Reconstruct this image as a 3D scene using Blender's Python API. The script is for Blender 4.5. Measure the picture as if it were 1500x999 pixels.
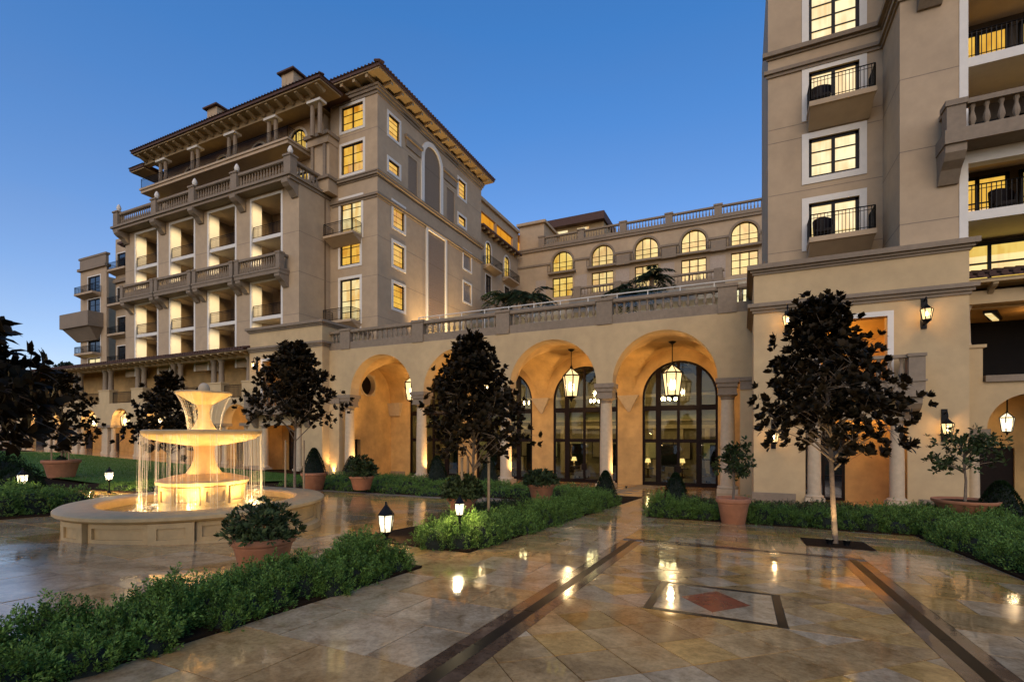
import bpy, math, random
import numpy as np
from mathutils import Vector, Matrix

for _o in list(bpy.data.objects):
    bpy.data.objects.remove(_o)
SC = bpy.context.scene
COL = SC.collection
R = math.radians

# ------------------------------------------------------------------ camera
FPX, CX, HY, EYE = 725.0, 750.0, 637.0, 3.1      # focal length (px of a 1500 px wide frame), principal column, horizon row, eye height over the arcade floor
YAW = math.atan(337 / 725.0)
cam_d = bpy.data.cameras.new('camera')
cam = bpy.data.objects.new('camera', cam_d)
COL.objects.link(cam)
cam.location = (0, 0, EYE)
cam.rotation_euler = (R(90), 0, YAW)
cam_d.sensor_width = 36
cam_d.lens = 36 * FPX / 1500
cam_d.shift_y = (HY - 499.5) / 1500
cam_d.clip_start = .05
cam_d.clip_end = 3000
SC.camera = cam

# ------------------------------------------------------------------ sky: dusk, the sun just above the horizon behind the camera
SUN_ELEV, SUN_AZ = 32.0, 165.0
EXPO = 2.0                                # the photograph is exposed for dusk: two stops up
KL = 2.0 ** -EXPO                         # so lamp and window strengths are given for the exposed picture
world = bpy.data.worlds.new('World')
SC.world = world
world.use_nodes = True
wt = world.node_tree
wt.nodes.clear()
w_out = wt.nodes.new('ShaderNodeOutputWorld')
w_bg = wt.nodes.new('ShaderNodeBackground')
w_sky = wt.nodes.new('ShaderNodeTexSky')
w_sky.sky_type = 'NISHITA'
w_sky.sun_disc = False
w_sky.sun_elevation = R(SUN_ELEV)
w_sky.sun_rotation = R(SUN_AZ)
w_sky.altitude = 200
w_sky.air_density = 1.0
w_sky.dust_density = .3
w_sky.ozone_density = 4.0
# twilight tint: deep blue overhead, paler and more violet towards the horizon, faint streaks of cloud
w_tc = wt.nodes.new('ShaderNodeTexCoord')
w_sep = wt.nodes.new('ShaderNodeSeparateXYZ')
wt.links.new(w_tc.outputs['Generated'], w_sep.inputs[0])
w_map = wt.nodes.new('ShaderNodeMapping'); w_map.inputs['Scale'].default_value = (1.2, 1.2, 5.0); w_map.inputs['Rotation'].default_value = (0, .5, 0)
wt.links.new(w_tc.outputs['Generated'], w_map.inputs[0])
w_cl = wt.nodes.new('ShaderNodeTexNoise'); w_cl.inputs['Scale'].default_value = 2.2; w_cl.inputs['Detail'].default_value = 6
wt.links.new(w_map.outputs[0], w_cl.inputs['Vector'])
w_ad = wt.nodes.new('ShaderNodeMath'); w_ad.operation = 'MULTIPLY_ADD'; w_ad.inputs[1].default_value = -.16
wt.links.new(w_cl.outputs[0], w_ad.inputs[0]); wt.links.new(w_sep.outputs[2], w_ad.inputs[2])
w_rmp = wt.nodes.new('ShaderNodeValToRGB')
_e = w_rmp.color_ramp.elements
_e[0].position = 0.0; _e[0].color = TINT_LO = (.90, .73, .72, 1)
_e[1].position = .55; _e[1].color = TINT_HI = (.39, .80, 1.08, 1)
wt.links.new(w_ad.outputs[0], w_rmp.inputs[0])
w_tint = wt.nodes.new('ShaderNodeMix')
w_tint.data_type = 'RGBA'
w_tint.blend_type = 'MULTIPLY'
w_tint.inputs['Factor'].default_value = 1
wt.links.new(w_sky.outputs[0], w_tint.inputs[6])
wt.links.new(w_rmp.outputs[0], w_tint.inputs[7])
wt.links.new(w_tint.outputs[2], w_bg.inputs[0])
w_bg.inputs[1].default_value = .051
wt.links.new(w_bg.outputs[0], w_out.inputs[0])

# ------------------------------------------------------------------ afterglow: one weak, warm, very soft sun behind the camera
sun_d = bpy.data.lights.new('sun', 'SUN')
sun_d.energy = .36
sun_d.angle = R(50)
sun_d.color = (1, .70, .36)
sun = bpy.data.objects.new('sun', sun_d)
COL.objects.link(sun)
sun.rotation_euler = (R(90 - SUN_ELEV), 0, R(180 - SUN_AZ))

SC.render.engine = 'CYCLES'
SC.view_settings.view_transform = 'Standard'
SC.view_settings.look = 'None'
SC.view_settings.exposure = EXPO
SC.view_settings.gamma = 1
try:
    SC.cycles.max_bounces = 6
    SC.cycles.diffuse_bounces = 3
    SC.cycles.glossy_bounces = 3
    SC.cycles.transparent_max_bounces = 12
    SC.cycles.sample_clamp_indirect = 4
    SC.cycles.caustics_reflective = False
    SC.cycles.caustics_refractive = False
except Exception:
    pass

# ------------------------------------------------------------------ survey helpers: a sight line of the camera met with a known plane of the place
_s, _c = math.sin(YAW), math.cos(YAW)
def _ray(px, py=HY):
    a = (px - CX) / FPX
    return (-_s + _c * a, _c + _s * a, (HY - py) / FPX)
def Yx(px, Y):
    d = _ray(px); return d[0] * Y / d[1]
def Yz(px, py, Y):
    d = _ray(px, py); return EYE + d[2] * Y / d[1]
def Xy(px, X):
    d = _ray(px); return d[1] * X / d[0]
def Xz(px, py, X):
    d = _ray(px, py); return EYE + d[2] * X / d[0]
YA, SL = 28.76, .056                      # arcade column line, fall of the plaza towards it
def G(x, y):                              # height of the ground
    return SL * (YA - max(-8.0, min(y, 36.0))) + .033 * min(60.0, max(0.0, -x - 26))
def Gp(px, py):
    d = _ray(px, py); t = (SL * YA - EYE) / (d[2] + SL * d[1])
    return (d[0] * t, d[1] * t)

# ------------------------------------------------------------------ materials
MATS = {}
def _new(name):
    m = bpy.data.materials.new(name); m.use_nodes = True; MATS[name] = m
    nt = m.node_tree
    return m, nt, nt.nodes['Principled BSDF'], nt.nodes['Material Output']
def mat(name, col, rough=.7, var=.12, scale=3.0, bump=0.0, bscale=40.0, metal=0.0, spec=.5, orand=0.0, coat=0.0, detail=6, blotch=0.0):
    m, nt, b, out = _new(name)
    tc = nt.nodes.new('ShaderNodeTexCoord')
    geo = nt.nodes.new('ShaderNodeNewGeometry')
    n = nt.nodes.new('ShaderNodeTexNoise')
    n.inputs['Scale'].default_value = scale; n.inputs['Detail'].default_value = detail; n.inputs['Roughness'].default_value = .6
    nt.links.new(geo.outputs['Position'], n.inputs['Vector'])
    r = nt.nodes.new('ShaderNodeValToRGB')
    e = r.color_ramp.elements
    e[0].position = .28; e[1].position = .74
    e[0].color = (*[c * (1 - var) for c in col], 1)
    e[1].color = (*[min(1, c * (1 + var)) for c in col], 1)
    nt.links.new(n.outputs[0], r.inputs[0])
    last = r.outputs[0]
    if blotch:
        n2 = nt.nodes.new('ShaderNodeTexNoise'); n2.inputs['Scale'].default_value = .45; n2.inputs['Detail'].default_value = 5
        nt.links.new(geo.outputs['Position'], n2.inputs['Vector'])
        mr2 = nt.nodes.new('ShaderNodeMapRange'); mr2.inputs[1].default_value = .35; mr2.inputs[2].default_value = .7
        mr2.inputs[3].default_value = 1 - blotch; mr2.inputs[4].default_value = 1 + blotch * .5
        nt.links.new(n2.outputs[0], mr2.inputs[0])
        hs = nt.nodes.new('ShaderNodeHueSaturation'); nt.links.new(last, hs.inputs['Color']); nt.links.new(mr2.outputs[0], hs.inputs['Value'])
        last = hs.outputs[0]
    if orand:
        oi = nt.nodes.new('ShaderNodeObjectInfo')
        mr = nt.nodes.new('ShaderNodeMapRange'); mr.inputs[3].default_value = 1 - orand; mr.inputs[4].default_value = 1 + orand
        nt.links.new(oi.outputs['Random'], mr.inputs[0])
        hs = nt.nodes.new('ShaderNodeHueSaturation'); nt.links.new(last, hs.inputs['Color']); nt.links.new(mr.outputs[0], hs.inputs['Value'])
        last = hs.outputs[0]
    nt.links.new(last, b.inputs['Base Color'])
    b.inputs['Roughness'].default_value = rough
    b.inputs['Metallic'].default_value = metal
    b.inputs['Specular IOR Level'].default_value = spec
    b.inputs['Coat Weight'].default_value = coat
    if bump:
        nb = nt.nodes.new('ShaderNodeTexNoise'); nb.inputs['Scale'].default_value = bscale; nb.inputs['Detail'].default_value = 4
        nt.links.new(geo.outputs['Position'], nb.inputs['Vector'])
        bp = nt.nodes.new('ShaderNodeBump'); bp.inputs['Strength'].default_value = bump; bp.inputs['Distance'].default_value = .02
        nt.links.new(nb.outputs[0], bp.inputs['Height']); nt.links.new(bp.outputs[0], b.inputs['Normal'])
    return m

def lit(name, c_lo, c_hi, strength, glass=.12):            # the pane of a lit room: curtains and ceiling glow behind glass
    m, nt, b, out = _new(name)
    geo = nt.nodes.new('ShaderNodeNewGeometry')
    mp = nt.nodes.new('ShaderNodeMapping'); mp.inputs['Scale'].default_value = (1.6, 1.6, .7)
    nt.links.new(geo.outputs['Position'], mp.inputs[0])
    n = nt.nodes.new('ShaderNodeTexNoise'); n.inputs['Scale'].default_value = 1.3; n.inputs['Detail'].default_value = 5
    nt.links.new(mp.outputs[0], n.inputs['Vector'])
    mpf = nt.nodes.new('ShaderNodeMapping'); mpf.inputs['Scale'].default_value = (1, 1, .02)
    nt.links.new(geo.outputs['Position'], mpf.inputs[0])
    fold = nt.nodes.new('ShaderNodeTexNoise'); fold.inputs['Scale'].default_value = 9; fold.inputs['Detail'].default_value = 2
    nt.links.new(mpf.outputs[0], fold.inputs['Vector'])
    ad = nt.nodes.new('ShaderNodeMath'); ad.operation = 'MULTIPLY_ADD'; ad.inputs[1].default_value = .45
    nt.links.new(fold.outputs[0], ad.inputs[0]); nt.links.new(n.outputs[0], ad.inputs[2])
    oi = nt.nodes.new('ShaderNodeObjectInfo')
    ad2 = nt.nodes.new('ShaderNodeMath'); ad2.operation = 'MULTIPLY_ADD'; ad2.inputs[1].default_value = .3
    nt.links.new(oi.outputs['Random'], ad2.inputs[0]); nt.links.new(ad.outputs[0], ad2.inputs[2])
    r = nt.nodes.new('ShaderNodeValToRGB'); e = r.color_ramp.elements
    e[0].position = .55; e[1].position = 1.05; e[0].color = (*c_lo, 1); e[1].color = (*c_hi, 1)
    nt.links.new(ad2.outputs[0], r.inputs[0])
    em = nt.nodes.new('ShaderNodeEmission'); em.inputs[1].default_value = strength * KL
    nt.links.new(r.outputs[0], em.inputs[0])
    gl = nt.nodes.new('ShaderNodeBsdfGlossy'); gl.inputs['Roughness'].default_value = .05
    mx = nt.nodes.new('ShaderNodeMixShader'); mx.inputs[0].default_value = glass
    nt.links.new(em.outputs[0], mx.inputs[1]); nt.links.new(gl.outputs[0], mx.inputs[2]); nt.links.new(mx.outputs[0], out.inputs[0])
    return m
def glow(name, col, strength):
    m, nt, b, out = _new(name)
    em = nt.nodes.new('ShaderNodeEmission'); em.inputs[0].default_value = (*col, 1); em.inputs[1].default_value = strength * KL
    nt.links.new(em.outputs[0], out.inputs[0]); return m
def lamp_glass(name, col, strength, clear=.45):            # frosted lantern glass lit from inside
    m, nt, b, out = _new(name)
    em = nt.nodes.new('ShaderNodeEmission'); em.inputs[0].default_value = (*col, 1); em.inputs[1].default_value = strength * KL
    tr = nt.nodes.new('ShaderNodeBsdfTransparent')
    mx = nt.nodes.new('ShaderNodeMixShader'); mx.inputs[0].default_value = clear
    nt.links.new(em.outputs[0], mx.inputs[1]); nt.links.new(tr.outputs[0], mx.inputs[2]); nt.links.new(mx.outputs[0], out.inputs[0])
    return m
def clear_glass(name, tint=(1, 1, 1), refl=.1):
    m, nt, b, out = _new(name)
    tr = nt.nodes.new('ShaderNodeBsdfTransparent'); tr.inputs[0].default_value = (*tint, 1)
    gl = nt.nodes.new('ShaderNodeBsdfGlossy'); gl.inputs['Roughness'].default_value = .02
    mx = nt.nodes.new('ShaderNodeMixShader'); mx.inputs[0].default_value = refl
    nt.links.new(tr.outputs[0], mx.inputs[1]); nt.links.new(gl.outputs[0], mx.inputs[2]); nt.links.new(mx.outputs[0], out.inputs[0])
    return m
def leafmat(name, col, rough=.45, trans=.25, var=.5, tip=None, spec=.2):
    m, nt, b, out = _new(name)
    geo = nt.nodes.new('ShaderNodeNewGeometry')
    n = nt.nodes.new('ShaderNodeTexNoise'); n.inputs['Scale'].default_value = 5.5; n.inputs['Detail'].default_value = 3
    nt.links.new(geo.outputs['Position'], n.inputs['Vector'])
    ad = nt.nodes.new('ShaderNodeMath'); ad.operation = 'MULTIPLY_ADD'; ad.inputs[1].default_value = .55
    nt.links.new(geo.outputs['Random Per Island'], ad.inputs[0]); nt.links.new(n.outputs[0], ad.inputs[2])
    r = nt.nodes.new('ShaderNodeValToRGB'); e = r.color_ramp.elements
    e[0].position = .35; e[1].position = 1.0
    e[0].color = (*[c * (1 - var) for c in col], 1)
    t = tip or tuple(c * (1 + var) for c in col)
    e[1].color = (*t, 1)
    nt.links.new(ad.outputs[0], r.inputs[0])
    nt.links.new(r.outputs[0], b.inputs['Base Color'])
    b.inputs['Roughness'].default_value = rough
    b.inputs['Specular IOR Level'].default_value = spec
    tl = nt.nodes.new('ShaderNodeBsdfTranslucent'); nt.links.new(r.outputs[0], tl.inputs[0])
    mx = nt.nodes.new('ShaderNodeMixShader'); mx.inputs[0].default_value = trans
    nt.links.new(b.outputs[0], mx.inputs[1]); nt.links.new(tl.outputs[0], mx.inputs[2]); nt.links.new(mx.outputs[0], out.inputs[0])
    return m
def wetstone(name, col, var=.36, orand=.2, rough=(.012, .17)):
    m, nt, b, out = _new(name)
    geo = nt.nodes.new('ShaderNodeNewGeometry')
    oi = nt.nodes.new('ShaderNodeObjectInfo')
    off = nt.nodes.new('ShaderNodeVectorMath'); off.operation = 'MULTIPLY_ADD'
    cmb = nt.nodes.new('ShaderNodeCombineXYZ')
    nt.links.new(oi.outputs['Random'], cmb.inputs[0]); nt.links.new(oi.outputs['Random'], cmb.inputs[2])
    off.inputs[1].default_value = (40, 40, 40)
    nt.links.new(cmb.outputs[0], off.inputs[0]); nt.links.new(geo.outputs['Position'], off.inputs[2])
    n = nt.nodes.new('ShaderNodeTexNoise'); n.inputs['Scale'].default_value = 3.2; n.inputs['Detail'].default_value = 9; n.inputs['Roughness'].default_value = .68; n.inputs['Distortion'].default_value = .7
    nt.links.new(off.outputs[0], n.inputs['Vector'])
    r = nt.nodes.new('ShaderNodeValToRGB'); e = r.color_ramp.elements
    e[0].position = .3; e[1].position = .72
    e[0].color = (col[0] * (1 - var * 1.2), col[1] * (1 - var * 1.45), col[2] * (1 - var * 1.7), 1)
    e[1].color = (*[c * (1 + var) for c in col], 1)
    nt.links.new(n.outputs[0], r.inputs[0])
    mr = nt.nodes.new('ShaderNodeMapRange'); mr.inputs[3].default_value = 1 - orand; mr.inputs[4].default_value = 1 + orand
    nt.links.new(oi.outputs['Random'], mr.inputs[0])
    hs = nt.nodes.new('ShaderNodeHueSaturation'); nt.links.new(r.outputs[0], hs.inputs['Color']); nt.links.new(mr.outputs[0], hs.inputs['Value'])
    pit = nt.nodes.new('ShaderNodeTexNoise'); pit.inputs['Scale'].default_value = 26; pit.inputs['Detail'].default_value = 6; pit.inputs['Roughness'].default_value = .7
    nt.links.new(off.outputs[0], pit.inputs['Vector'])
    pr = nt.nodes.new('ShaderNodeMapRange'); pr.inputs[1].default_value = .38; pr.inputs[2].default_value = .56; pr.inputs[3].default_value = .74; pr.inputs[4].default_value = 1.0
    nt.links.new(pit.outputs[0], pr.inputs[0])
    hp = nt.nodes.new('ShaderNodeHueSaturation'); nt.links.new(hs.outputs[0], hp.inputs['Color']); nt.links.new(pr.outputs[0], hp.inputs['Value'])
    nt.links.new(hp.outputs[0], b.inputs['Base Color'])
    w = nt.nodes.new('ShaderNodeTexNoise'); w.inputs['Scale'].default_value = .9; w.inputs['Detail'].default_value = 5
    nt.links.new(geo.outputs['Position'], w.inputs['Vector'])
    wr = nt.nodes.new('ShaderNodeMapRange'); wr.inputs[1].default_value = .36; wr.inputs[2].default_value = .66
    wr.inputs[3].default_value = rough[0]; wr.inputs[4].default_value = rough[1]
    nt.links.new(w.outputs[0], wr.inputs[0]); nt.links.new(wr.outputs[0], b.inputs['Roughness'])
    b.inputs['Specular IOR Level'].default_value = .75
    nb = nt.nodes.new('ShaderNodeTexNoise'); nb.inputs['Scale'].default_value = 5; nb.inputs['Detail'].default_value = 5
    nt.links.new(off.outputs[0], nb.inputs['Vector'])
    bp = nt.nodes.new('ShaderNodeBump'); bp.inputs['Strength'].default_value = .045; bp.inputs['Distance'].default_value = .03
    nt.links.new(nb.outputs[0], bp.inputs['Height']); nt.links.new(bp.outputs[0], b.inputs['Normal'])
    return m

mat('stucco_cream', (.53, .375, .185), .85, .08, 2.2, .12, 55, blotch=.10)
mat('stucco_tan', (.45, .325, .19), .85, .08, 2.0, .12, 55, blotch=.10)
mat('stucco_vault', (.56, .345, .12), .75, .22, 1.3, .15, 18, blotch=.18)
mat('stone_grey', (.25, .185, .115), .8, .14, 5, .2, 40, blotch=.12)
mat('stone_pale', (.50, .38, .23), .75, .12, 5, .15, 40)
mat('trim_white', (.72, .66, .54), .7, .05, 4)
mat('soffit', (.36, .25, .12), .85, .12, 3)
mat('iron', (.004, .004, .004), .5, .2, 8, spec=.2)
mat('wood_dark', (.010, .005, .003), .5, .3, 6, spec=.12)
mat('roof_tile', (.085, .042, .028), .85, .35, 7, .2, 25)
mat('louvre', (.40, .31, .22), .7, .12, 6)
mat('terracotta', (.42, .17, .075), .75, .18, 6, .15, 30, blotch=.15)
mat('soil', (.030, .017, .008), .95, .4, 12, .6, 30, spec=.05)
mat('bark', (.20, .14, .085), .85, .3, 14, .5, 30)
mat('stake', (.34, .23, .12), .8, .2, 10)
mat('granite_dark', (.005, .0045, .0045), .3, .4, 20, spec=.1, orand=.3)
mat('marble_red', (.30, .07, .03), .14, .3, 6, spec=.6)
mat('fountain_stone', (.52, .35, .15), .55, .16, 5, .15, 30)
mat('interior_wall', (.22, .17, .09), .8, .1, 1.5)
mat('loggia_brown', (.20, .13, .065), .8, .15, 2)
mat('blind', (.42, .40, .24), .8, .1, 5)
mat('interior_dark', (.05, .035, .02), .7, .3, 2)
mat('upholstery', (.22, .17, .11), .8, .15, 3)
mat('dark_panel', (.005, .004, .003), .6, .3, 3, spec=.1)
wetstone('travertine', (.53, .325, .13))
wetstone('travertine_gold', (.60, .345, .10))
wetstone('travertine_grey', (.53, .38, .21))
wetstone('band_stone', (.17, .10, .055))
def watermat(name):
    m, nt, b, out = _new(name)
    b.inputs['Base Color'].default_value = (.17, .135, .045, 1); b.inputs['Roughness'].default_value = .08; b.inputs['Specular IOR Level'].default_value = .6
    geo = nt.nodes.new('ShaderNodeNewGeometry'); nb = nt.nodes.new('ShaderNodeTexNoise'); nb.inputs['Scale'].default_value = 9; nb.inputs['Detail'].default_value = 4
    nt.links.new(geo.outputs['Position'], nb.inputs['Vector'])
    bp = nt.nodes.new('ShaderNodeBump'); bp.inputs['Strength'].default_value = .5; bp.inputs['Distance'].default_value = .04
    nt.links.new(nb.outputs[0], bp.inputs['Height']); nt.links.new(bp.outputs[0], b.inputs['Normal'])
def fallmat(name, clear, col=(.95, .9, .8)):
    m, nt, b, out = _new(name)
    tr = nt.nodes.new('ShaderNodeBsdfTransparent'); tl = nt.nodes.new('ShaderNodeBsdfTranslucent'); tl.inputs[0].default_value = (*col, 1)
    df = nt.nodes.new('ShaderNodeBsdfDiffuse'); df.inputs[0].default_value = (*col, 1)
    m1 = nt.nodes.new('ShaderNodeMixShader'); m1.inputs[0].default_value = .5
    nt.links.new(tl.outputs[0], m1.inputs[1]); nt.links.new(df.outputs[0], m1.inputs[2])
    m2 = nt.nodes.new('ShaderNodeMixShader'); m2.inputs[0].default_value = clear
    nt.links.new(m1.outputs[0], m2.inputs[1]); nt.links.new(tr.outputs[0], m2.inputs[2]); nt.links.new(m2.outputs[0], out.inputs[0])
watermat('water'); fallmat('falling_water', .55); fallmat('foam', .35)
leafmat('leaf_box', (.035, .075, .015), .5, .25, .75, tip=(.19, .32, .06))
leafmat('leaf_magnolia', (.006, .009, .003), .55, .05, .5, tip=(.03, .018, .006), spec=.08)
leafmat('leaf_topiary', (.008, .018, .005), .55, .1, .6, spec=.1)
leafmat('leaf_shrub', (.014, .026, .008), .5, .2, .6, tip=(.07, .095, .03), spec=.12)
leafmat('leaf_far', (.018, .035, .014), .6, .1, .6)
leafmat('grass', (.06, .14, .022), .7, .2, .5)
lit('lit_amber', (.60, .22, .012), (1.0, .58, .085), 1.0)
lit('lit_yellow', (.72, .36, .03), (1.0, .70, .17), 1.0)
lit('lit_cream', (.80, .42, .08), (1.0, .82, .40), 1.1)
lit('lit_orange', (.50, .17, .008), (.80, .33, .025), 1.0, .04)
mat('unlit_pane', (.012, .016, .022), .06, .3, 2, spec=.9)
lamp_glass('lantern_glass', (1.0, .66, .28), 2.6, .5)
lamp_glass('lantern_glass_white', (1.0, .82, .52), 2.6, .5)
glow('bulb', (1.0, .80, .48), 60.0)
clear_glass('glass', (.80, .82, .72), .035)
clear_glass('glass_guard', (.9, .95, .92), .03)

# ------------------------------------------------------------------ mesh builder
class MB:
    def __init__(s): s.v = []; s.f = []
    def poly(s, pts):
        i = len(s.v); s.v += [tuple(p) for p in pts]; s.f.append(tuple(range(i, i + len(pts))))
    def box(s, x0, x1, y0, y1, z0, z1):
        x0, x1 = sorted((x0, x1)); y0, y1 = sorted((y0, y1)); z0, z1 = sorted((z0, z1))
        i = len(s.v)
        s.v += [(x0, y0, z0), (x1, y0, z0), (x1, y1, z0), (x0, y1, z0), (x0, y0, z1), (x1, y0, z1), (x1, y1, z1), (x0, y1, z1)]
        s.f += [(i, i + 3, i + 2, i + 1), (i + 4, i + 5, i + 6, i + 7), (i, i + 1, i + 5, i + 4), (i + 1, i + 2, i + 6, i + 5), (i + 2, i + 3, i + 7, i + 6), (i + 3, i, i + 4, i + 7)]
        return s
    def hexa(s, b, t):                      # eight corners: bottom ring, top ring
        i = len(s.v); s.v += [tuple(p) for p in b] + [tuple(p) for p in t]
        n = len(b)
        s.f.append(tuple(i + k for k in reversed(range(n)))); s.f.append(tuple(i + n + k for k in range(n)))
        for k in range(n):
            k2 = (k + 1) % n; s.f.append((i + k, i + k2, i + n + k2, i + n + k))
        return s
    def fbox(s, fr, u0, u1, n0, n1, z0, z1):
        a = fr.w(u0, n0, z0); b = fr.w(u1, n1, z1)
        return s.box(a[0], b[0], a[1], b[1], a[2], b[2])
    def lathe(s, prof, seg=24, c=(0, 0, 0), cap=True, a0=0.0):
        i = len(s.v); n = len(prof)
        for r, z in prof:
            for k in range(seg):
                a = a0 + 2 * math.pi * k / seg
                s.v.append((c[0] + r * math.cos(a), c[1] + r * math.sin(a), c[2] + z))
        for j in range(n - 1):
            for k in range(seg):
                k2 = (k + 1) % seg
                s.f.append((i + j * seg + k, i + j * seg + k2, i + (j + 1) * seg + k2, i + (j + 1) * seg + k))
        if cap:
            s.f.append(tuple(i + k for k in reversed(range(seg)))); s.f.append(tuple(i + (n - 1) * seg + k for k in range(seg)))
        return s
    def tube(s, pts, r0, r1=None, seg=6):
        r1 = r0 if r1 is None else r1
        pts = [Vector(p) for p in pts]; n = len(pts); i = len(s.v)
        for j, p in enumerate(pts):
            d = (pts[min(j + 1, n - 1)] - pts[max(j - 1, 0)]).normalized()
            a = d.orthogonal().normalized() if abs(d.z) > .98 else d.cross(Vector((0, 0, 1))).normalized()
            b = d.cross(a)
            r = r0 + (r1 - r0) * j / max(1, n - 1)
            for k in range(seg):
                t = 2 * math.pi * k / seg
                s.v.append(tuple(p + a * (r * math.cos(t)) + b * (r * math.sin(t))))
        for j in range(n - 1):
            for k in range(seg):
                k2 = (k + 1) % seg
                s.f.append((i + j * seg + k, i + j * seg + k2, i + (j + 1) * seg + k2, i + (j + 1) * seg + k))
        s.f.append(tuple(i + k for k in reversed(range(seg)))); s.f.append(tuple(i + (n - 1) * seg + k for k in range(seg)))
        return s
    def ring(s, x0, x1, y0, y1, z0, layers):   # a moulding that wraps a rectangular block: layers of (projection, height)
        z = z0
        for d, h in layers:
            s.box(x0 - d, x1 + d, y0 - d, y1 + d, z, z + h); z += h
        return s
class Fr:                                    # a wall face: L faces the camera (-Y), P faces +X, M faces -X
    def __init__(s, k, p): s.k = k; s.p = p
    def w(s, u, n, z):
        if s.k == 'L': return (u, s.p - n, z)
        if s.k == 'P': return (s.p + n, u, z)
        return (s.p - n, u, z)

WL = {}
def _link(o, parent, kind=None, label=None):
    COL.objects.link(o)
    if parent is not None: o.parent = parent
    if kind: o['kind'] = kind
    if label: o['label'] = label
    return o
def root(name, label, cat, loc=(0, 0, 0), group=None, rz=0):
    o = bpy.data.objects.new(name, None); o.empty_display_size = .2
    o.location = loc; o.rotation_euler[2] = rz
    _link(o, None, None, label); o['category'] = cat
    if group: o['group'] = group
    WL[o] = Vector(loc)
    return o
def mesh_of(name, mb, m, off=(0, 0, 0), smooth=False):
    me = bpy.data.meshes.new(name)
    me.from_pydata([(v[0] - off[0], v[1] - off[1], v[2] - off[2]) for v in mb.v], [], mb.f)
    if isinstance(m, str): m = MATS[m]
    me.materials.append(m)
    if smooth:
        for p in me.polygons: p.use_smooth = True
        try: me.set_sharp_from_angle(angle=R(40))
        except Exception: pass
    me.update()
    return me
SPLIT = {'wing_side', 'end_pier', 'side_wall', 'render_joint', 'flank_cornice', 'penthouse_side', 'pilaster_cornice', 'walk_door', 'loggia_door', 'room_moulding', 'ceiling_beams', 'room_doorway', 'end_impost', 'plinth', 'pilaster', 'upper_room_slab', 'loggia_floor', 'room_wall', 'portal_wall', 'upper_room_wall'}
def pieces(mb):                              # the loose pieces of a builder, each as a builder of its own
    par = list(range(len(mb.v)))
    def find(i):
        while par[i] != i: par[i] = par[par[i]]; i = par[i]
        return i
    for f in mb.f:
        for v in f[1:]: par[find(v)] = find(f[0])
    out = {}
    for f in mb.f:
        r = find(f[0]); m, ix = out.setdefault(r, (MB(), {}))
        for v in f:
            if v not in ix: ix[v] = len(m.v); m.v.append(mb.v[v])
        m.f.append(tuple(ix[v] for v in f))
    return [m for m, _ in out.values()]
def part(name, mb, m, parent, kind=None, label=None, smooth=False):     # mb in world coordinates
    if name in SPLIT and kind is None:
        ps = pieces(mb)
        if len(ps) > 1:
            return [_part(name, q, m, parent, kind, label, smooth) for q in ps][0]
    return _part(name, mb, m, parent, kind, label, smooth)
def _part(name, mb, m, parent, kind=None, label=None, smooth=False):
    off = WL.get(parent, Vector())
    o = bpy.data.objects.new(name, mesh_of(name, mb, m, off, smooth))
    _link(o, parent, kind, label); WL[o] = off
    return o
def inst(name, me, parent, loc, rz=0.0, sc=None, kind=None):            # shared mesh at a world place
    o = bpy.data.objects.new(name, me)
    o.location = Vector(loc) - WL.get(parent, Vector()); o.rotation_euler[2] = rz
    if sc is not None: o.scale = sc
    _link(o, parent, kind)
    WL[o] = Vector(loc)
    return o
def struct(name, mb, m, smooth=False):
    o = part(name, mb, m, None, 'structure', None, smooth); return o
def thing(name, mb, m, label, cat, group=None, smooth=False, kind=None):
    o = part(name, mb, m, None, kind, label, smooth); o['category'] = cat
    if group: o['group'] = group
    return o
def copy_thing(o, loc, rz=0.0, label=None, parent=None):
    c = o.copy(); COL.objects.link(c)
    if parent is None:
        c.location = loc; c.rotation_euler[2] = rz
        if label: c['label'] = label
    else: c.parent = parent
    for ch in list(o.children): copy_thing(ch, None, 0, None, c)
    WL[c] = Vector(loc) if loc is not None else Vector()
    return c
def lamp(parent, loc, power, col=(1, .62, .27), rad=.08, spot=None, aim=None, name='lamp_light'):
    d = bpy.data.lights.new(name, 'SPOT' if spot else 'POINT')
    d.energy = power * KL * 1.9; d.color = col; d.shadow_soft_size = rad
    o = bpy.data.objects.new(name, d)
    o.location = Vector(loc) - WL.get(parent, Vector())
    if spot:
        d.spot_size = R(spot); d.spot_blend = .8
        v = Vector(aim) - Vector(loc)
        o.rotation_euler = v.to_track_quat('-Z', 'Y').to_euler()
    COL.objects.link(o)
    if parent is not None: o.parent = parent
    return o

UNIT = {}
def unit_box(m):                             # 1 m cube, shared, per material
    if m not in UNIT: UNIT[m] = mesh_of('pane', MB().box(-.5, .5, -.5, .5, -.5, .5), m)
    return UNIT[m]
def boxinst(name, m, parent, fr, u0, u1, n0, n1, z0, z1):
    a = fr.w(u0, n0, z0); b = fr.w(u1, n1, z1)
    return inst(name, unit_box(m), parent, [(a[i] + b[i]) / 2 for i in range(3)], 0, [max(.002, abs(a[i] - b[i])) for i in range(3)])

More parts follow.
